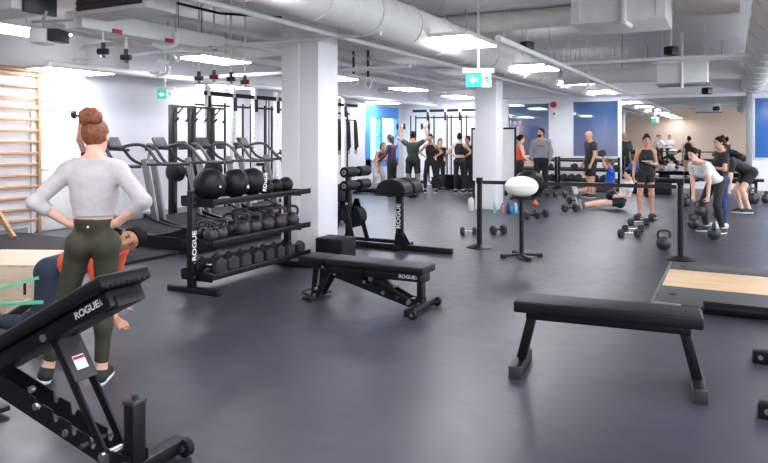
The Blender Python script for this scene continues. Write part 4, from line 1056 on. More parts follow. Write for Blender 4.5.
# ------------------------------------------------------------------ ski machines on the left wall
def ski(label, px, x=-8.75):
    y = YAT(px, x); t = thing('ski_machine', label, 'ski machine', (x, y, 0), 0, 'ski machines against the left wall')
    MB().bx(-.06, .05, -.06, .06, .03, 2.14, .012).build('tower', M_BLK2, t)
    m = MB(); m.bx(.05, .06, -.03, .03, .4, 2.08); m.build('tower_track', M_DGR, t)
    MB().bx(-.25, .3, -.20, .20, 0, .05, .01).build('platform', M_BLK, t)
    MB().lathe([(.14, -.09), (.17, -.07), (.17, .07), (.14, .09)], (.06, 0, .95), (0, 1, 0), 26).build('flywheel', M_BLK, t)
    for sg in (-1, 1):
        m = MB(); m.bar((0, sg*.06, 2.11), (.24, sg*.12, 2.10), .05, .04, bev=.006); m.build('top_arm', M_DGR, t)
        MB().bar((.05, sg*.06, 1.98), (.15, sg*.09, 2.09), .025, .025).build('arm_brace', M_DGR, t)
        m = MB(); m.tube([(.22, sg*.12, 2.09), (.22, sg*.12, 1.90)], .005, 5); m.build('cord', M_BLK, t)
        MB().bar((.18, sg*.12, 1.84), (.26, sg*.12, 1.90), .03, .03, bev=.005).build('pull_handle', M_BLK, t)
    MB().box((.22, 0, 1.42), (.05, .22, .16), Euler((0, -.4, 0)).to_matrix(), .015).build('monitor', M_DGR, t)
for px, lab in ((173, 'ski machine tower nearest the exit sign, leftmost of three'), (192, 'ski machine tower in the middle of three'), (211, 'ski machine tower nearest the white rig, rightmost of three')): ski(lab, px)

# stationary bike and ellipse behind the rack
bk = thing('air_bike', 'dark fan exercise bike half hidden behind the rack balls', 'exercise bike', (*AZ(277, 14.3), 0), .9)
MB().lathe([(.30, -.04), (.33, -.02), (.33, .02), (.30, .04)], (.42, 0, .42), (0, 1, 0), 28).build('fan_wheel', M_DGR, bk)
m = MB(); m.bar((-.5, 0, .10), (.6, 0, .10), .06, .06); m.bar((-.22, 0, .10), (-.30, 0, .95), .05, .05, up=(1, 0, 0)); m.bar((.2, 0, .12), (.12, 0, 1.15), .06, .06, up=(1, 0, 0)); m.build('frame', M_BLK, bk)
MB().box((-.32, 0, .99), (.26, .18, .07), None, .03).build('saddle', M_VINYL, bk)
for sg in (-1, 1):
    MB().tube([(.36, sg*.18, .40), (.22, sg*.22, .95), (.02, sg*.24, 1.22), (-.06, sg*.24, 1.20)], .02, 8, sub=4).build('arm', M_BLK, bk)
    MB().bx(-.52 if sg < 0 else .55, -.46 if sg < 0 else .61, -.25, .25, 0, .07).build('foot', M_BLK, bk)
MB().box((.10, 0, 1.24), (.04, .16, .12), Euler((0, -.4, 0)).to_matrix(), .01).build('monitor', M_DGR, bk)

# ------------------------------------------------------------------ white uprights rigs
def rig(label, p0, p1, h, posts, strips, off=.12, name='training_rig', beam=2.45):
    t = thing(name, label, 'rig', (p0[0], p0[1], 0))
    d = Vector((p1[0]-p0[0], p1[1]-p0[1], 0)); L = d.length; d.normalize(); n_ = Vector((d.y, -d.x, 0))
    for k in posts:
        p = d*(L*k); m = MB(); m.bar(p, p+Vector((0, 0, h)), .085, .085, up=d, bev=.006); po = m.build('post', M_WMET, t)
        m = MB()
        for j in range(22): m.cyl(p+n_*.0425+Vector((0, 0, .25+j*.1)), p+n_*.0435+Vector((0, 0, .25+j*.1)), .011, seg=8)
        m.build('hole_row', M_DGR, po)
        q = p+n_*.07; m = MB(); m.bar(q+Vector((0, 0, 2.12)), q+Vector((0, 0, 2.4)), .05, .06, up=d, bev=.006); m.build('hook_plate', M_BLK, po)
        MB().box(p+Vector((0, 0, .01)), (.2, .2, .02)).build('foot_plate', M_WMET, po)
    m = MB(); m.bar(d*0+Vector((0, 0, beam)), d*L+Vector((0, 0, beam)), .07, .085); m.build('top_beam', M_BLK, t)
    m = MB(); m.bar(d*0-n_*.25+Vector((0, 0, beam-.22)), d*L-n_*.25+Vector((0, 0, beam-.22)), .045, .045); m.build('rear_beam', M_BLK2, t)
    for k in strips:
        p = d*(L*k)-n_*off; m = MB(); m.bar(p+Vector((0, 0, .10)), p+Vector((0, 0, beam-.16)), .032, .035, up=d); m.build('guide_rod', M_BLK2, t)
    m = MB(); m.bar(d*0-n_*.2+Vector((0, 0, .06)), d*L-n_*.2+Vector((0, 0, .06)), .06, .08); m.build('floor_beam', M_BLK, t)
    return t, d, L, n_
XR_ = -9.35
ya, yb = YAT(205, XR_), YAT(290, XR_)
rp = [(YAT(px, XR_)-ya)/(yb-ya) for px in (207.5, 233, 254, 276)]
rs = [(YAT(px, XR_-.2)-ya)/(yb-ya) for px in (222, 240, 248, 262, 269, 284)]
rig('white rig with black top beam along the left wall behind the rack', (XR_, ya), (XR_, yb), 2.62, rp, rs)
ya, yb = YAT(334, XR_), YAT(357, XR_)
rg2, *_ = rig('single white rig post with a black beam just right of the near column', (XR_, ya), (XR_, yb), 2.62, [(YAT(343.5, XR_)-ya)/(yb-ya)], [(YAT(351, XR_)-ya)/(yb-ya)])
for px, lab in ((339, 'black strap bundle hanging left of the white rig post'), (348, 'black strap bundle hanging right behind the rig post'), (355.5, 'black strap bundle hanging nearest the daylight window')):
    y = YAT(px, -9.75)
    t = thing('suspension_strap', lab, 'strap', (-9.75, y, 2.05), 0, 'hanging straps')
    m = MB(); m.box((0, 0, -.42), (.05, .10, .86), Euler((.06, 0, 0)).to_matrix(), .01); m.box((.02, .07, -.40), (.03, .05, .76), Euler((.10, 0, 0)).to_matrix(), .01); m.build('webbing', M_BLK, t)
    MB().torus((0, .02, -.9), .06, .012, (1, 0, 0)).build('handle_loop', M_BLK2, t)
    MB().bar((-.45, 0, .02), (.03, 0, .02), .03, .03).build('wall_hook', M_BLK2, t)
YR = 20.2
xa, xb = XAT(413, YR), XAT(478, YR)
rp = [(XAT(px, YR)-xa)/(xb-xa) for px in (428.5, 446, 460.5)]
rs = [(XAT(px, YR+.3)-xa)/(xb-xa) for px in (416, 421, 434, 439, 452, 456, 466, 471)]
rig('white rig with black top beam standing at the far back wall', (xa, YR), (xb, YR), 2.62, rp, rs, off=-.12)
# pair of small white rings hanging on the left rig
hr = thing('gymnastic_ring', 'pair of small white ring grips hanging behind the small rack balls', 'ring', (*AZ(267.5, 14.6), .9), 1.1)
for k in (-1, 1):
    MB().torus((0, k*.07, 0), .055, .014, (1, 0, 0)).build('ring', M_WHT, hr); MB().bx(-.008, .008, k*.07-.012, k*.07+.012, .06, 1.5).build('strap', M_BLK, hr)
# gym rings hanging from the ceiling
for px, py, lab in ((353.5, 80, 'white gymnastic ring on a black strap, left of the pair by the column'), (368, 83, 'white gymnastic ring on a black strap, right of the pair by the column')):
    Z = 12.4; z = CH+(HY-py)/F*Z
    t = thing('gymnastic_ring', lab, 'ring', (*AZ(px, Z), z), YAW+(.3 if px < 360 else .9), 'gymnastic rings')
    MB().torus((0, 0, 0), .10, .016, (0, 1, 0), 32, 10).build('ring', M_WHT, t)
    MB().bx(-.02, .02, -.01, .01, .095, .70).build('strap', M_BLK, t); MB().bx(-.028, .028, -.02, .02, .42, .48, .004).build('buckle', M_STL, t)
    MB().tube([(0, 0, .7), (0, 0, ZC-z)], .010, 6).build('upper_strap', M_GMET, t)

# ------------------------------------------------------------------ dumbbell racks under the blue windows
def drack(label, x0, x1, y, dumb):
    t = thing('dumbbell_rack', label, 'rack', (x0, y, 0)); L = x1-x0
    for xx in (0, L):
        MB().bx(xx-.03, xx+.03, -.06, .06, 0, .98, .006).build('post', M_BLK2, t); MB().bx(xx-.035, xx+.035, -.32, .30, 0, .05, .006).build('foot', M_BLK2, t)
    for z in (.88, .60, .28):
        m = MB(); m.bx(0, L, -.24, -.20, z-.03, z, .004); m.bx(0, L, .06, .10, z+.03, z+.06, .004); m.box((L/2, -.07, z-.01), (L, .28, .01), Euler((.2, 0, 0)).to_matrix()); m.build('shelf', M_BLK2, t)
    for (u, z, r, lab) in dumb: 
        dumbbell(lab, (x0+L*u, y-.08, z+.012), PI/2+.05, r, .34, 'dumbbells on the back racks')
xa, xb = XAT(517, 20.55), XAT(556, 20.55)
drack('black three-tier dumbbell rack behind the grey-shirted man', xa, xb, 20.55, [(.70, .60, .085, 'dumbbell on the middle tier beside the grey-shirted man'), (.86, .60, .085, 'dumbbell on the middle tier at the right end of the left rack')]+[(u, .28, .085, 'black dumbbell on the low tier of the left back rack, %s from the right' % n) for u, n in ((.90, 'first'), (.74, 'second'), (.56, 'third'), (.38, 'fourth'), (.2, 'fifth'))])
xa, xb = XAT(559, 20.5), XAT(619, 20.5)
drack('black three-tier dumbbell rack behind the bald man under the window', xa, xb, 20.5, [(.27, .60, .095, 'dumbbell alone on the middle tier left of the bald man'), (.86, .60, .095, 'dumbbell on the middle tier near the mirror'), (.95, .60, .085, 'dumbbell at the mirror end of the middle tier')]+[(u, .28, .095, 'black dumbbell on the low tier of the right back rack, %s from the left' % n) for u, n in ((.09, 'first'), (.22, 'second'), (.34, 'third'), (.62, 'fourth'), (.76, 'fifth'), (.89, 'sixth'))])

# whiteboard behind the far column
wx0, wx1 = XAT(471.5, 16.6), XAT(516, 16.6)
wbd = thing('whiteboard', 'black framed whiteboard standing behind the far white column', 'whiteboard', ((wx0+wx1)/2, 16.6, 0))
hw = (wx1-wx0)/2
MB().bx(-hw+.03, hw-.03, -.012, .012, .42, 1.77).build('board', M_WHT, wbd)
m = MB(); m.bx(-hw, -hw+.04, -.02, .02, .38, 1.82).bx(hw-.04, hw, -.02, .02, .38, 1.82).bx(-hw, hw, -.02, .02, 1.77, 1.82).bx(-hw, hw, -.02, .02, .38, .43); m.build('frame', M_BLK, wbd)
for sg in (-1, 1): MB().bx(sg*(hw-.06)-.02, sg*(hw-.06)+.02, -.28, .28, .0, .05).build('foot', M_BLK, wbd); MB().bx(sg*(hw-.06)-.02, sg*(hw-.06)+.02, -.02, .02, .05, .4).build('leg', M_BLK, wbd)

# bottles at the foot of the far column
def bottle(px, py, label, col, r=.036, h=.23, trans=.0, cap=(40, 40, 44)):
    p = G(px, py); t = thing('bottle', label, 'bottle', (p[0], p[1], 0), 0, 'bottles at the column foot')
    k = 'bottle_%d_%d_%d' % col; mm = mat(k, col, .2, 0, .03, 10)
    if trans: mm.node_tree.nodes['Principled BSDF'].inputs['Transmission Weight'].default_value = trans
    MB().lathe([(r*.9, 0), (r, .01), (r, h*.72), (r*.5, h*.84), (r*.45, h*.88)], seg=20).build('body', mm, t); MB().lathe([(r*.52, h*.87), (r*.52, h)], seg=16).build('cap', mat('cap_%d_%d_%d' % cap, cap, .4), t)
bottle(494.6, 213.5, 'teal see-through bottle leftmost on the floor before the column', (120, 214, 200), .034, .25, .35, (120, 200, 190))
bottle(502.5, 213, 'dusty pink bottle on the floor by the column corner', (206, 150, 154), .04, .20)
bottle(508, 213.5, 'navy bottle standing between the pink and the blue bottle', (32, 36, 74), .034, .22)
bottle(511, 213.8, 'bright blue bottle standing left of the cyan bottle', (52, 104, 200), .03, .20)
bottle(515.5, 213.5, 'cyan bottle rightmost on the floor before the column', (80, 200, 206), .04, .22, 0, (240, 240, 240))
bottle(471, 211, 'clear white jug on the floor at the left of the far column', (224, 226, 228), .06, .34, .3, (60, 60, 64))
cn = thing('training_cone', 'small orange cone on the floor behind the white oval bag', 'cone', (*AZ(535.5, 15.6), 0))
MB().lathe([(.06, .012), (.015, .11)], seg=18).build('cone', M_ORG, cn); MB().bx(-.07, .07, -.07, .07, 0, .014, .004).build('base', M_ORG, cn)
eb = thing('exercise_ball', 'big black exercise ball on the floor behind the white oval bag', 'ball', (*AZ(529, 17.2), 0))
MB().ell((0, 0, .36), (.40, .40, .36), None, 36, 24).build('shell', M_VINYL, eb)
m = MB(); m.torus((0, 0, .36), .4005, .003, seg=40, ts=5); m.build('seam', M_DGR, eb)

# floor dumbbells
def fdb(px, py, ang, label, r=.07, L=.30, chrome=True, group='dumbbells on the floor'):
    p = G(px, py); dumbbell(label, (p[0], p[1], 0), ang, r, L, group, M_CHR if chrome else M_BLK2)
fdb(468.5, 234.5, YAW+.05, 'chrome-handled dumbbell on the floor left of the nearer barrier post', .062, .26)
fdb(498.5, 233.5, YAW+.55, 'dark dumbbell on the floor between the barrier post and bag stand', .075, .28, False)
fdb(532, 219, YAW+.25, 'dark dumbbell on the floor right of the bag stand, front one', .085, .30, False)
fdb(541, 217, YAW+.5, 'dark dumbbell on the floor right of the bag stand, rear one', .085, .30, False)
fdb(570, 211.5, YAW+.25, 'dark dumbbell on the floor near the sitting woman\'s shoe', .09, .34, False)
fdb(574, 203.5, YAW+.2, 'dark dumbbell on the floor before the bald man', .09, .30, False)
fdb(560, 197.5, YAW+.1, 'dark dumbbell on the floor under the barrier belt, left of the bald man', .085, .34, False)
fdb(543, 196.5, YAW+.1, 'dark dumbbell on the far floor beside the big exercise ball', .085, .30, False)
fdb(510, 196, YAW-.1, 'dark dumbbell on the far floor right of the column', .085, .30, False)
fdb(629, 236.5, YAW, 'chrome-handled dumbbell at the front of the four in a cluster', .062, .34)
fdb(633, 231.8, YAW, 'chrome-handled dumbbell second from the front of the four', .062, .34)
fdb(638.5, 225, YAW, 'chrome-handled dumbbell third of four, before the phone-holding woman', .064, .36)
fdb(644, 220.3, YAW, 'chrome-handled dumbbell nearest the shoes of the phone-holding woman', .064, .36)
def fkb(px, py, r, label, ang=0.3):
    p = G(px, py); kettlebell(label, (p[0], p[1], 0), YAW+PI/2+ang, r*.88, 'kettlebells on the floor')
fkb(664, 249.5, .115, 'kettlebell on the floor left of the barrier post at the platform', -.15)
fkb(694, 229, .115, 'kettlebell on the floor in front of the bending woman in white', .2)
fkb(714, 239.5, .115, 'kettlebell on the floor by the bending woman\'s feet', 1.2)
fkb(685.5, 206.5, .12, 'kettlebell on the far floor before the long bench', .5)
fkb(718.5, 218, .115, 'kettlebell on the floor behind the woman in blue leggings', .5)
fkb(753, 204, .16, 'kettlebell on the floor at the right beside the crouching person', .4)
fkb(766, 203, .12, 'kettlebell cut off by the right edge of the photo', .8)

# flat benches before the mirror and the far rig
def fbench(label, px0, px1, Z, h=.44, rz=0.0, d=.30):
    p0, p1 = AZ(px0, Z), AZ(px1, Z)
    y = (p0[1]+p1[1])/2; x0, x1 = XAT(px0, y), XAT(px1, y); L = x1-x0
    t = thing('workout_bench', label, 'bench', ((x0+x1)/2, y, 0), rz)
    MB().bx(-L/2, L/2, -d/2, d/2, h-.07, h, .012).build('seat_pad', M_VINYL, t)
    for sg in (-1, 1):
        MB().bx(sg*(L/2-.18)-.035, sg*(L/2-.18)+.035, -.035, .035, .05, h-.07).build('leg', M_BLK2, t); MB().bx(sg*(L/2-.18)-.035, sg*(L/2-.18)+.035, -.22, .22, 0, .06).build('foot', M_BLK2, t)
    MB().bx(-L/2+.18, L/2-.18, -.03, .03, h-.13, h-.07).build('beam', M_BLK2, t)
fbench('long black bench standing in front of the mirror', 640, 699, 17.4, .50)
fbench('black bench standing at the right below the bright blue window', 719, 764, 17.2, .50)
fbench('black bench standing before the far white rig', 437, 473, 19.8, .46)
fbench('low black bench on the floor behind the glute ham pads', 386, 420, 17.5, .20)
fbench('low dark step platform beyond the rollers near the window', 352, 386, 18.6, .16, 0, .5)
# upright exercise balls / equipment low boxes under mirror
lb = thing('storage_bin', 'low black storage box under the long bench at the mirror', 'box', (*AZ(652, 18.5), 0))
MB().bx(-.5, .5, -.2, .2, 0, .30, .02).build('bin', M_RUB, lb); MB().bx(-.51, .51, -.21, .21, .28, .31, .008).build('lid', M_BLK, lb)
lb = thing('storage_bin', 'low black storage box below the far rig at the back wall', 'box', (*AZ(452, 20.4), 0))
MB().bx(-.6, .6, -.2, .15, 0, .34, .02).build('bin', M_RUB, lb); MB().bx(-.61, .61, -.21, .16, .32, .35, .008).build('lid', M_BLK, lb)
# ------------------------------------------------------------------ people
FWD = (-SN, CS)                    # straight away from the viewer
def away(a=0.0): c, s = math.cos(a), math.sin(a); return (FWD[0]*c-FWD[1]*s, FWD[0]*s+FWD[1]*c)      # a: turn to the left
BK = cloth('black', (30, 30, 33)); CH_ = cloth('charcoal', (46, 48, 54)); OL = cloth('olive', (54, 53, 39), .7); LG = cloth('pale_grey_knit', (192, 186, 189)); OR = cloth('orange', (222, 92, 48)); NV = cloth('navy', (44, 54, 74))
PU = cloth('purple', (84, 58, 92)); GT = cloth('dark_green', (40, 56, 54)); WT = cloth('white', (222, 220, 222)); RD = cloth('coral', (232, 88, 62)); GR = cloth('heather_grey', (142, 144, 152)); BL = cloth('royal_blue', (38, 92, 200)); BLL = cloth('blue_leggings', (26, 48, 104), .7); MR = cloth('maroon', (112, 62, 56)); LLG = cloth('pale_leggings', (176, 176, 184)); CG = cloth('silver_grey', (190, 192, 196))

# woman in the foreground, seen from behind, hands on hips
p1 = person('woman with auburn bun and olive leggings seen from behind, hands on hips', AZ(93.5, 4.2), away(.10), 1.70, True,
    dict(sp1=(.02, -.02, 1), sp2=(-.02, .0, 1), nk=(.16, .03, 1), hf=(1, -.12, -.12), bun=1.15, ual=(-.28, .60, -.64), fal=(.30, -.80, -.62), uar=(-.28, -.60, -.64), far=(.30, .80, -.62),
         hdl=(.45, -.75, -.35), hnl=(.3, -.8, .5), hdr=(.45, .75, -.35), hnr=(.3, .8, .5), thl=(.02, .24, -1), snl=(-.03, .26, -1), thr=(.02, .03, -1), snr=(-.04, .05, -1), ftl=(1, .25, 0), ftr=(1, -.02, 0), curl_l=.55, curl_r=.55),
    'fair', [('top', LG, 'top', dict(sleeve=1.42, hem=.295, neck=1.0, off=.011)), ('leggings', OL, 'bottom', dict(leg=1.86, waist=.27, off=.005))], ('bun', 'auburn'), .0085, ('black', (30, 30, 33)), None)
r = p1['root']
for o in r.children:
    if o.name.startswith('top'): pass
# small white mark on the leggings
L_ = p1['loc']
mk = np.array(L_['P'])-np.array(L_['pf'])*.112+np.array(L_['sp1'])*.085+np.array([0, 0, p1['dz']])
MB().box(tuple(mk), (.006, .012, .014), None, .002).build('waist_mark', M_WHT, r)

# man in orange, on hand and knees, looking round
p2 = person('man in orange shirt kneeling on one hand behind the woman in olive leggings', AZ(60, 5.38), c2w(.97, -.16), 1.76, False,
    dict(sp1=(.92, 0, .34), sp2=(.94, 0, .36), nk=(.86, -.12, .40), hf=(.22, -1, -.06), ual=(-.35, .25, -1), fal=(-.1, .05, -1), uar=(.40, -.26, -1), far=(.55, -.0, -1), hdr=(.8, -.5, -.22), hnr=(0, 0, -1), hdl=(.8, .5, -.22), hnl=(0, 0, -1), curl_l=.1, curl_r=.1,
         thl=(.05, .1, -1), snl=(-1, .05, .07), thr=(-.06, -.10, -1), snr=(-1, -.05, .07), ftl=(-.8, 0, -.5), ftr=(-.6, 0, -.8)),
    'brown', [('shirt', OR, 'top', dict(sleeve=1.35, hem=.06, off=.014)), ('trousers', NV, 'bottom', dict(leg=1.85, waist=.2, off=.018))], ('short', 'black'), .010, ('black', (28, 28, 30)))
# green elastic band around the leg, running out of frame
bp_ = p2['kr']; e0 = Vector((p2['ar'][0], p2['ar'][1], .12)); 
end = Vector((*AZ(-95, 5.1), .20)); end2 = Vector((*AZ(-95, 5.1), .24))
k0 = Vector((p2['kr'][0], p2['kr'][1], .43))*.5+Vector((p2['P'][0], p2['P'][1], .43))*.5
k0.z = .47
bdt = thing('resistance_band', 'green elastic band stretched from the kneeling man\'s leg to the left edge', 'band', (end.x, end.y, 0))
off_ = Vector((end.x, end.y, 0)); n0 = Vector((-FWD[0], -FWD[1], 0))*.13
MB().bar(end-off_, k0+n0-off_, .006, .026, bev=.001).build('upper_strand', M_BAND, bdt)
MB().bar(end2-off_, Vector((k0.x, k0.y, .27))+n0-off_, .006, .03, bev=.001).build('lower_strand', M_BAND, bdt)
MB().box(((end+end2)*.5)-off_, (.03, .08, .22), None, .008).build('anchor_loop', M_BAND, bdt)
ap = thing('band_anchor', 'black anchor post for the green band, beyond the left edge', 'post', (end.x, end.y, 0))
MB().bx(-.10, -.03, -.05, .05, 0, .6, .006).build('post', M_BLK, ap); MB().bx(-.25, .12, -.2, .2, 0, .02, .004).build('base', M_BLK, ap)

# dumbbell-pressing person behind the woman
def hold_db(p, side, label, r=.06, L=.26, grp='dumbbells in hands', axis=None):
    g = Vector(p['g'+side]); ax = Vector(axis if axis is not None else p['t'+side]).normalized()
    up = Vector((0, 0, 1)) if abs(ax.z) < .9 else Vector((1, 0, 0)); q = ax.to_track_quat('X', 'Z')
    fl = r*math.cos(PI/6); loc = g-q @ Vector((0, 0, fl))
    t = dumbbell(label, loc, 0, r, L, grp); t.rotation_euler = q.to_euler(); return t
p3 = person('person in purple raising a dumbbell overhead, mostly hidden behind the woman with the bun', AZ(97, 8.3), away(2.9), 1.62, True,
    dict(uar=(.1, -.12, .40), far=(.0, .12, 1), hdr=(0, 0, 1), hnr=(1, .2, 0), ual=(.1, .5, -.6), fal=(.2, .1, -1)), 'tan', [('top', PU, 'top', dict(sleeve=.4, hem=.05)), ('leggings', BK, 'bottom', dict(leg=1.9))], ('long', 'black'), .016)
hold_db(p3, 'r', 'small dark dumbbell held up beside the auburn bun', .05, .20)

# far group at the back left
p4 = person('woman in maroon top and pale leggings leaning forward, hands on knees, by the daylight window', AZ(377, 19.0), away(PI+.5), 1.66, True,
    dict(sp1=(.55, 0, .8), sp2=(.75, 0, .65), nk=(.6, 0, .8), hf=(1, 0, .1), ual=(.05, .2, -1), fal=(.25, -.12, -1), uar=(.05, -.2, -1), far=(.25, .12, -1), thl=(.40, .14, -1), snl=(-.32, .03, -1), thr=(.40, -.14, -1), snr=(-.32, -.03, -1)),
    'tan', [('top', MR, 'top', dict(sleeve=.0, hem=.2)), ('leggings', LLG, 'bottom', dict(leg=1.9))], ('long', 'brown'), .02)
p5 = person('woman in purple long sleeves and dark leggings standing beside the leaning woman', AZ(392, 17.9), away(.9), 1.68, True, dict(nk=(.4, 0, 1), hf=(1, 0, -.25), ual=(.35, .2, -1), fal=(.9, -.1, -.4), uar=(.35, -.2, -1), far=(.9, .1, -.4)),
    'tan', [('top', PU, 'top', dict(sleeve=1.9, hem=.05)), ('leggings', BK, 'bottom', dict(leg=1.9))], ('long', 'brown'), .02)
p6 = person('man in dark green tee seen from behind, pressing two dumbbells overhead', AZ(413, 18.6), away(-.1), 1.76, False,
    dict(ual=(.1, .75, .50), fal=(.05, -.32, 1), uar=(.1, -.75, .50), far=(.05, .32, 1), hdl=(0, 0, 1), hdr=(0, 0, 1), hnl=(1, 0, 0), hnr=(1, 0, 0), thl=(.02, .12, -1), thr=(.02, -.12, -1)),
    'brown', [('tee', GT, 'top', dict(sleeve=.55, hem=.0, off=.016)), ('shorts', BK, 'bottom', dict(leg=.85, off=.024))], ('short', 'black'), .018)
hold_db(p6, 'l', 'dumbbell in the left fist of the overhead-pressing man', .085, .26); hold_db(p6, 'r', 'dumbbell in the right fist of the overhead-pressing man', .085, .26)
p7 = person('woman in black facing the viewer, hands on hips, before the far rig', AZ(430.5, 18.8), away(PI-.15), 1.68, True,
    dict(ual=(-.25, .66, -.66), fal=(.35, -.8, -.5), uar=(-.25, -.66, -.66), far=(.35, .8, -.5), thl=(.02, .16, -1), thr=(.02, -.16, -1)), 'tan', [('tank', BK, 'top', dict(tank=1, hem=.2, neck=.82)), ('leggings', BK, 'bottom', dict(leg=1.9))], ('bun', 'black'), .018)
p7b = person('woman with brown hair standing half hidden behind the hands-on-hips woman', AZ(440, 19.5), away(PI+.3), 1.56, True, {}, 'tan', [('top', BK, 'top', dict(sleeve=.5, hem=.05)), ('leggings', CH_, 'bottom', dict(leg=1.9))], ('long', 'brown'), .022)
p8 = person('woman in black with a high bun seen from behind by the far rig', AZ(459.5, 18.6), away(-.25), 1.70, True,
    dict(ual=(-.1, .7, -.66), fal=(.3, -.8, -.5), uar=(-.1, -.7, -.66), far=(.3, .8, -.5)), 'fair', [('tank', BK, 'top', dict(tank=1, hem=.34, neck=.85)), ('leggings', BK, 'bottom', dict(leg=1.9, waist=.2))], ('bun', 'black'), .018)
p8b = person('person in dark clothes standing right of the woman with the high bun', AZ(468, 18.9), away(2.4), 1.62, True, {}, 'tan', [('top', BK, 'top', dict(sleeve=.5, hem=.05)), ('leggings', CH_, 'bottom', dict(leg=1.9))], ('bun', 'black'), .022)
p9 = person('woman in coral tank looking right, half hidden by the whiteboard edge', AZ(520, 18.0), c2w(.95, .1), 1.66, True, dict(ual=(.1, .2, -1), fal=(.7, 0, -.7), uar=(.15, -.2, -1), far=(.75, 0, -.6)),
    'fair', [('tank', RD, 'top', dict(tank=1, hem=.02, neck=.86)), ('leggings', BK, 'bottom', dict(leg=1.9))], ('pony', 'black'), .018)
p10 = person('bearded man in grey sweatshirt and black trousers, hand in pocket, before the left blue window', AZ(541, 18.6), away(PI-.25), 1.84, False,
    dict(hf=(1, -.75, .05), ual=(-.05, .26, -1), fal=(.30, -.10, -1), uar=(-.05, -.26, -1), far=(.30, .10, -1), beard=1), 'tan', [('sweatshirt', GR, 'top', dict(sleeve=1.92, hem=.0, off=.022)), ('trousers', BK, 'bottom', dict(leg=1.9, off=.020))], ('short', 'black'), .016, bulk=1.05)
cp = Vector(p10['chest']); cf_ = Vector(p10['cf']); 
inv = p10['root'].matrix_basis.inverted() if False else None
def local_box(p, wpos, d, m, name):
    r = p['root']; M = Matrix.LocRotScale(r.location, r.rotation_euler, None).inverted()
    return MB().box(M @ Vector(wpos), d, None, .003).build(name, m, r)
local_box(p10, cp+cf_*.018+Vector((0, 0, .0)), (.02, .20, .035), M_RED, 'chest_print')
p11 = person('bald man in charcoal tee and black shorts standing in profile under the right blue window', AZ(590.5, 17.3), c2w(-.98, -.15), 1.76, False,
    dict(nk=(.22, 0, 1), hf=(1, .1, -.15), ual=(-.05, .15, -1), fal=(.45, .0, -1), uar=(-.05, -.15, -1), far=(.45, 0, -1)), 'tan', [('tee', CH_, 'top', dict(sleeve=.6, hem=.02, off=.02)), ('shorts', BK, 'bottom', dict(leg=.85, off=.026))], ('bald', 'brown'), .016, ('black', (28, 28, 30)), bulk=1.06)
sitp = dict(thl=(1, .10, -.06), thr=(1, -.10, -.06), snl=(1, .05, -.12), snr=(1, -.05, -.12), ftl=(.25, .2, 1), ftr=(.25, -.2, 1))
p12 = person('person in royal blue tee sitting on the floor with one arm raised holding a dumbbell', AZ(608, 17.9), c2w(-.97, .15), 1.72, False,
    dict(sitp, sp1=(-.25, 0, 1), sp2=(-.1, 0, 1), ual=(.55, .2, .45), fal=(.15, 0, 1), hdl=(0, 0, 1), hnl=(1, 0, 0), uar=(-.4, -.3, -.9), far=(-.1, 0, -1)), 'tan', [('tee', BL, 'top', dict(sleeve=.65, hem=-.02, off=.018)), ('shorts', CH_, 'bottom', dict(leg=.8, off=.02))], ('short', 'brown'), .017, ('white', (225, 225, 228)))
hold_db(p12, 'l', 'dumbbell raised above the person in royal blue', .10, .24)
p13 = person('woman in white tee and black shorts sitting on the floor leaning back with a ball', AZ(620, 14.5), c2w(-.985, .05), 1.68, True,
    dict(sitp, sp1=(-.55, 0, .85), sp2=(-.40, 0, .9), nk=(.25, 0, 1), hf=(1, 0, -.1), ual=(.25, .2, -1), fal=(.9, -.25, -.05), uar=(.25, -.2, -1), far=(.9, .25, -.05)), 'fair', [('tee', WT, 'top', dict(sleeve=.6, hem=.02, off=.016)), ('shorts', BK, 'bottom', dict(leg=.5, off=.018))], ('pony', 'black'), .015, ('grey', (90, 92, 100)))
mb_ = (Vector(p13['gl'])+Vector(p13['gr']))*.5
t = thing('medicine_ball', 'black ball held by the sitting woman in white', 'ball', (mb_.x-.02, mb_.y, mb_.z-.10))
MB().ell((0, 0, .12), (.12, .12, .12), None, 28, 18).build('shell', M_VINYL, t); MB().torus((0, 0, .12), .1202, .0025, (0, .3, 1), 32, 5).build('seam', M_BLK, t)
p14 = person('woman in black tank and shorts standing behind the dumbbells, looking down at a phone', AZ(646, 12.9), away(PI-.12), 1.64, True,
    dict(nk=(.3, 0, 1), hf=(1, -.1, -.12), ual=(.0, .22, -1), fal=(.78, -.75, .12), hdl=(.5, -.8, .1), hnl=(0, 0, 1), uar=(-.05, -.28, -1), far=(.25, -.15, -1), thl=(.02, .06, -1), thr=(.02, -.10, -1)), 'tan',
    [('tank', BK, 'top', dict(tank=1, hem=.1, neck=.88, off=.012)), ('shorts', BK, 'bottom', dict(leg=.42, off=.016, waist=.26))], ('bun', 'black'), .0125, ('charcoal', (52, 54, 58)))
ph = thing('phone', 'pale phone held flat in the hand of the woman in black tank', 'phone', Vector(p14['gl'])+Vector((0, 0, .005)), YAW)
MB().bx(-.09, .09, -.055, .055, -.0, .014, .005).build('case', M_WHT, ph); MB().bx(-.08, .08, -.048, .048, .014, .016).build('screen', M_DGR, ph)
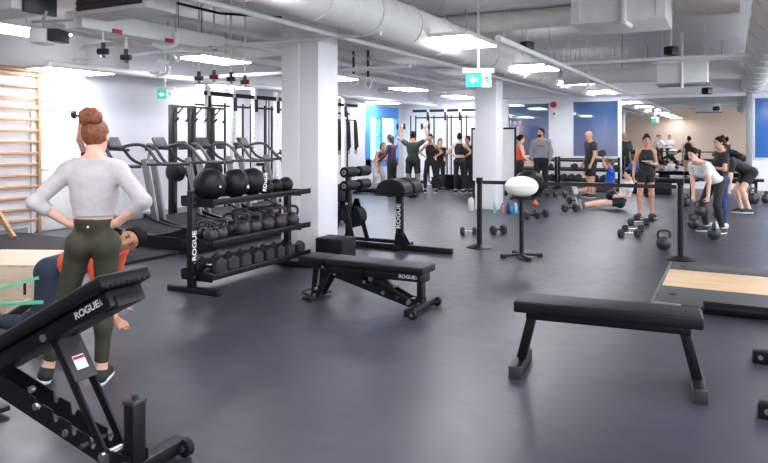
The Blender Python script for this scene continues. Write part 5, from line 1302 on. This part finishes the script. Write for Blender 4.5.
p15 = person('woman in white tee and black leggings bending over to lift a kettlebell', AZ(715, 10.9), c2w(-.90, -.30), 1.66, True,
    dict(sp1=(.68, 0, .68), sp2=(.80, 0, .60), nk=(.55, 0, .80), hf=(.95, .1, -.3), ual=(-.10, .12, -1), fal=(.02, -.08, -1), uar=(-.10, -.12, -1), far=(.02, .08, -1), thl=(.36, .20, -1), snl=(-.26, .05, -1), thr=(.36, -.20, -1), snr=(-.26, -.05, -1), curl_l=.9, curl_r=.9), 'fair',
    [('tee', WT, 'top', dict(sleeve=.62, hem=.02, off=.016)), ('leggings', BK, 'bottom', dict(leg=1.92, off=.009))], ('pony', 'black'), .0115, ('black', (24, 24, 26)))
hk = (Vector(p15['gl'])+Vector(p15['gr']))*.5
kettlebell('kettlebell hanging from the hands of the bending woman in white', (hk.x, hk.y, max(.0, hk.z-.1*2.5)), math.atan2(-.9, .3), .092, 'kettlebells on the floor')
p16 = person('woman in black tee and blue leggings standing with folded arms, in profile', AZ(722, 11.5), c2w(-.97, .10), 1.60, True,
    dict(nk=(.22, 0, 1), hf=(1, .12, -.12), ual=(.10, .20, -1), fal=(.70, -.72, .12), uar=(.18, -.22, -1), far=(.72, .70, .05), thl=(.05, .06, -1), thr=(.02, -.08, -1)), 'tan',
    [('tee', BK, 'top', dict(sleeve=.62, hem=.06, off=.013)), ('leggings', BLL, 'bottom', dict(leg=1.95, off=.009))], ('bun', 'black'), .0115, ('pale', (206, 220, 230)))
p17 = person('person in black shirt and shorts bending forward behind the woman in blue leggings', AZ(748, 13.6), c2w(-.95, .05), 1.76, False,
    dict(sp1=(.80, 0, .50), sp2=(.92, 0, .30), nk=(.9, 0, .35), hf=(.8, 0, -.6), ual=(.15, .12, -1), fal=(.1, -.05, -1), uar=(.15, -.12, -1), far=(.1, .05, -1), thl=(.62, .20, -1), snl=(-.36, .03, -1), thr=(.50, -.20, -1), snr=(-.30, -.03, -1)), 'fair',
    [('shirt', BK, 'top', dict(sleeve=.7, hem=.0, off=.02)), ('shorts', BK, 'bottom', dict(leg=.62, off=.024)), ], ('short', 'brown'), .013, ('charcoal', (52, 54, 58)))
# two people who only show in the mirror
for i, (x, y, lab) in enumerate(((-3.75, -.2, 'person in white top and dark trousers seen left of a pair in the mirror'), (-3.25, -.5, 'person in white top and dark trousers seen right of a pair in the mirror'))):
    person(lab, (x, y), (.1, 1), 1.75, False, dict(ual=(.2, .2, -1), fal=(.9, -.6, 0), uar=(.2, -.2, -1), far=(.9, .6, .1)), 'tan', [('top', WT, 'top', dict(sleeve=.9, hem=.0, off=.018)), ('trousers', BK, 'bottom', dict(leg=1.9, off=.016))], ('short', 'black'), .024, face=False)
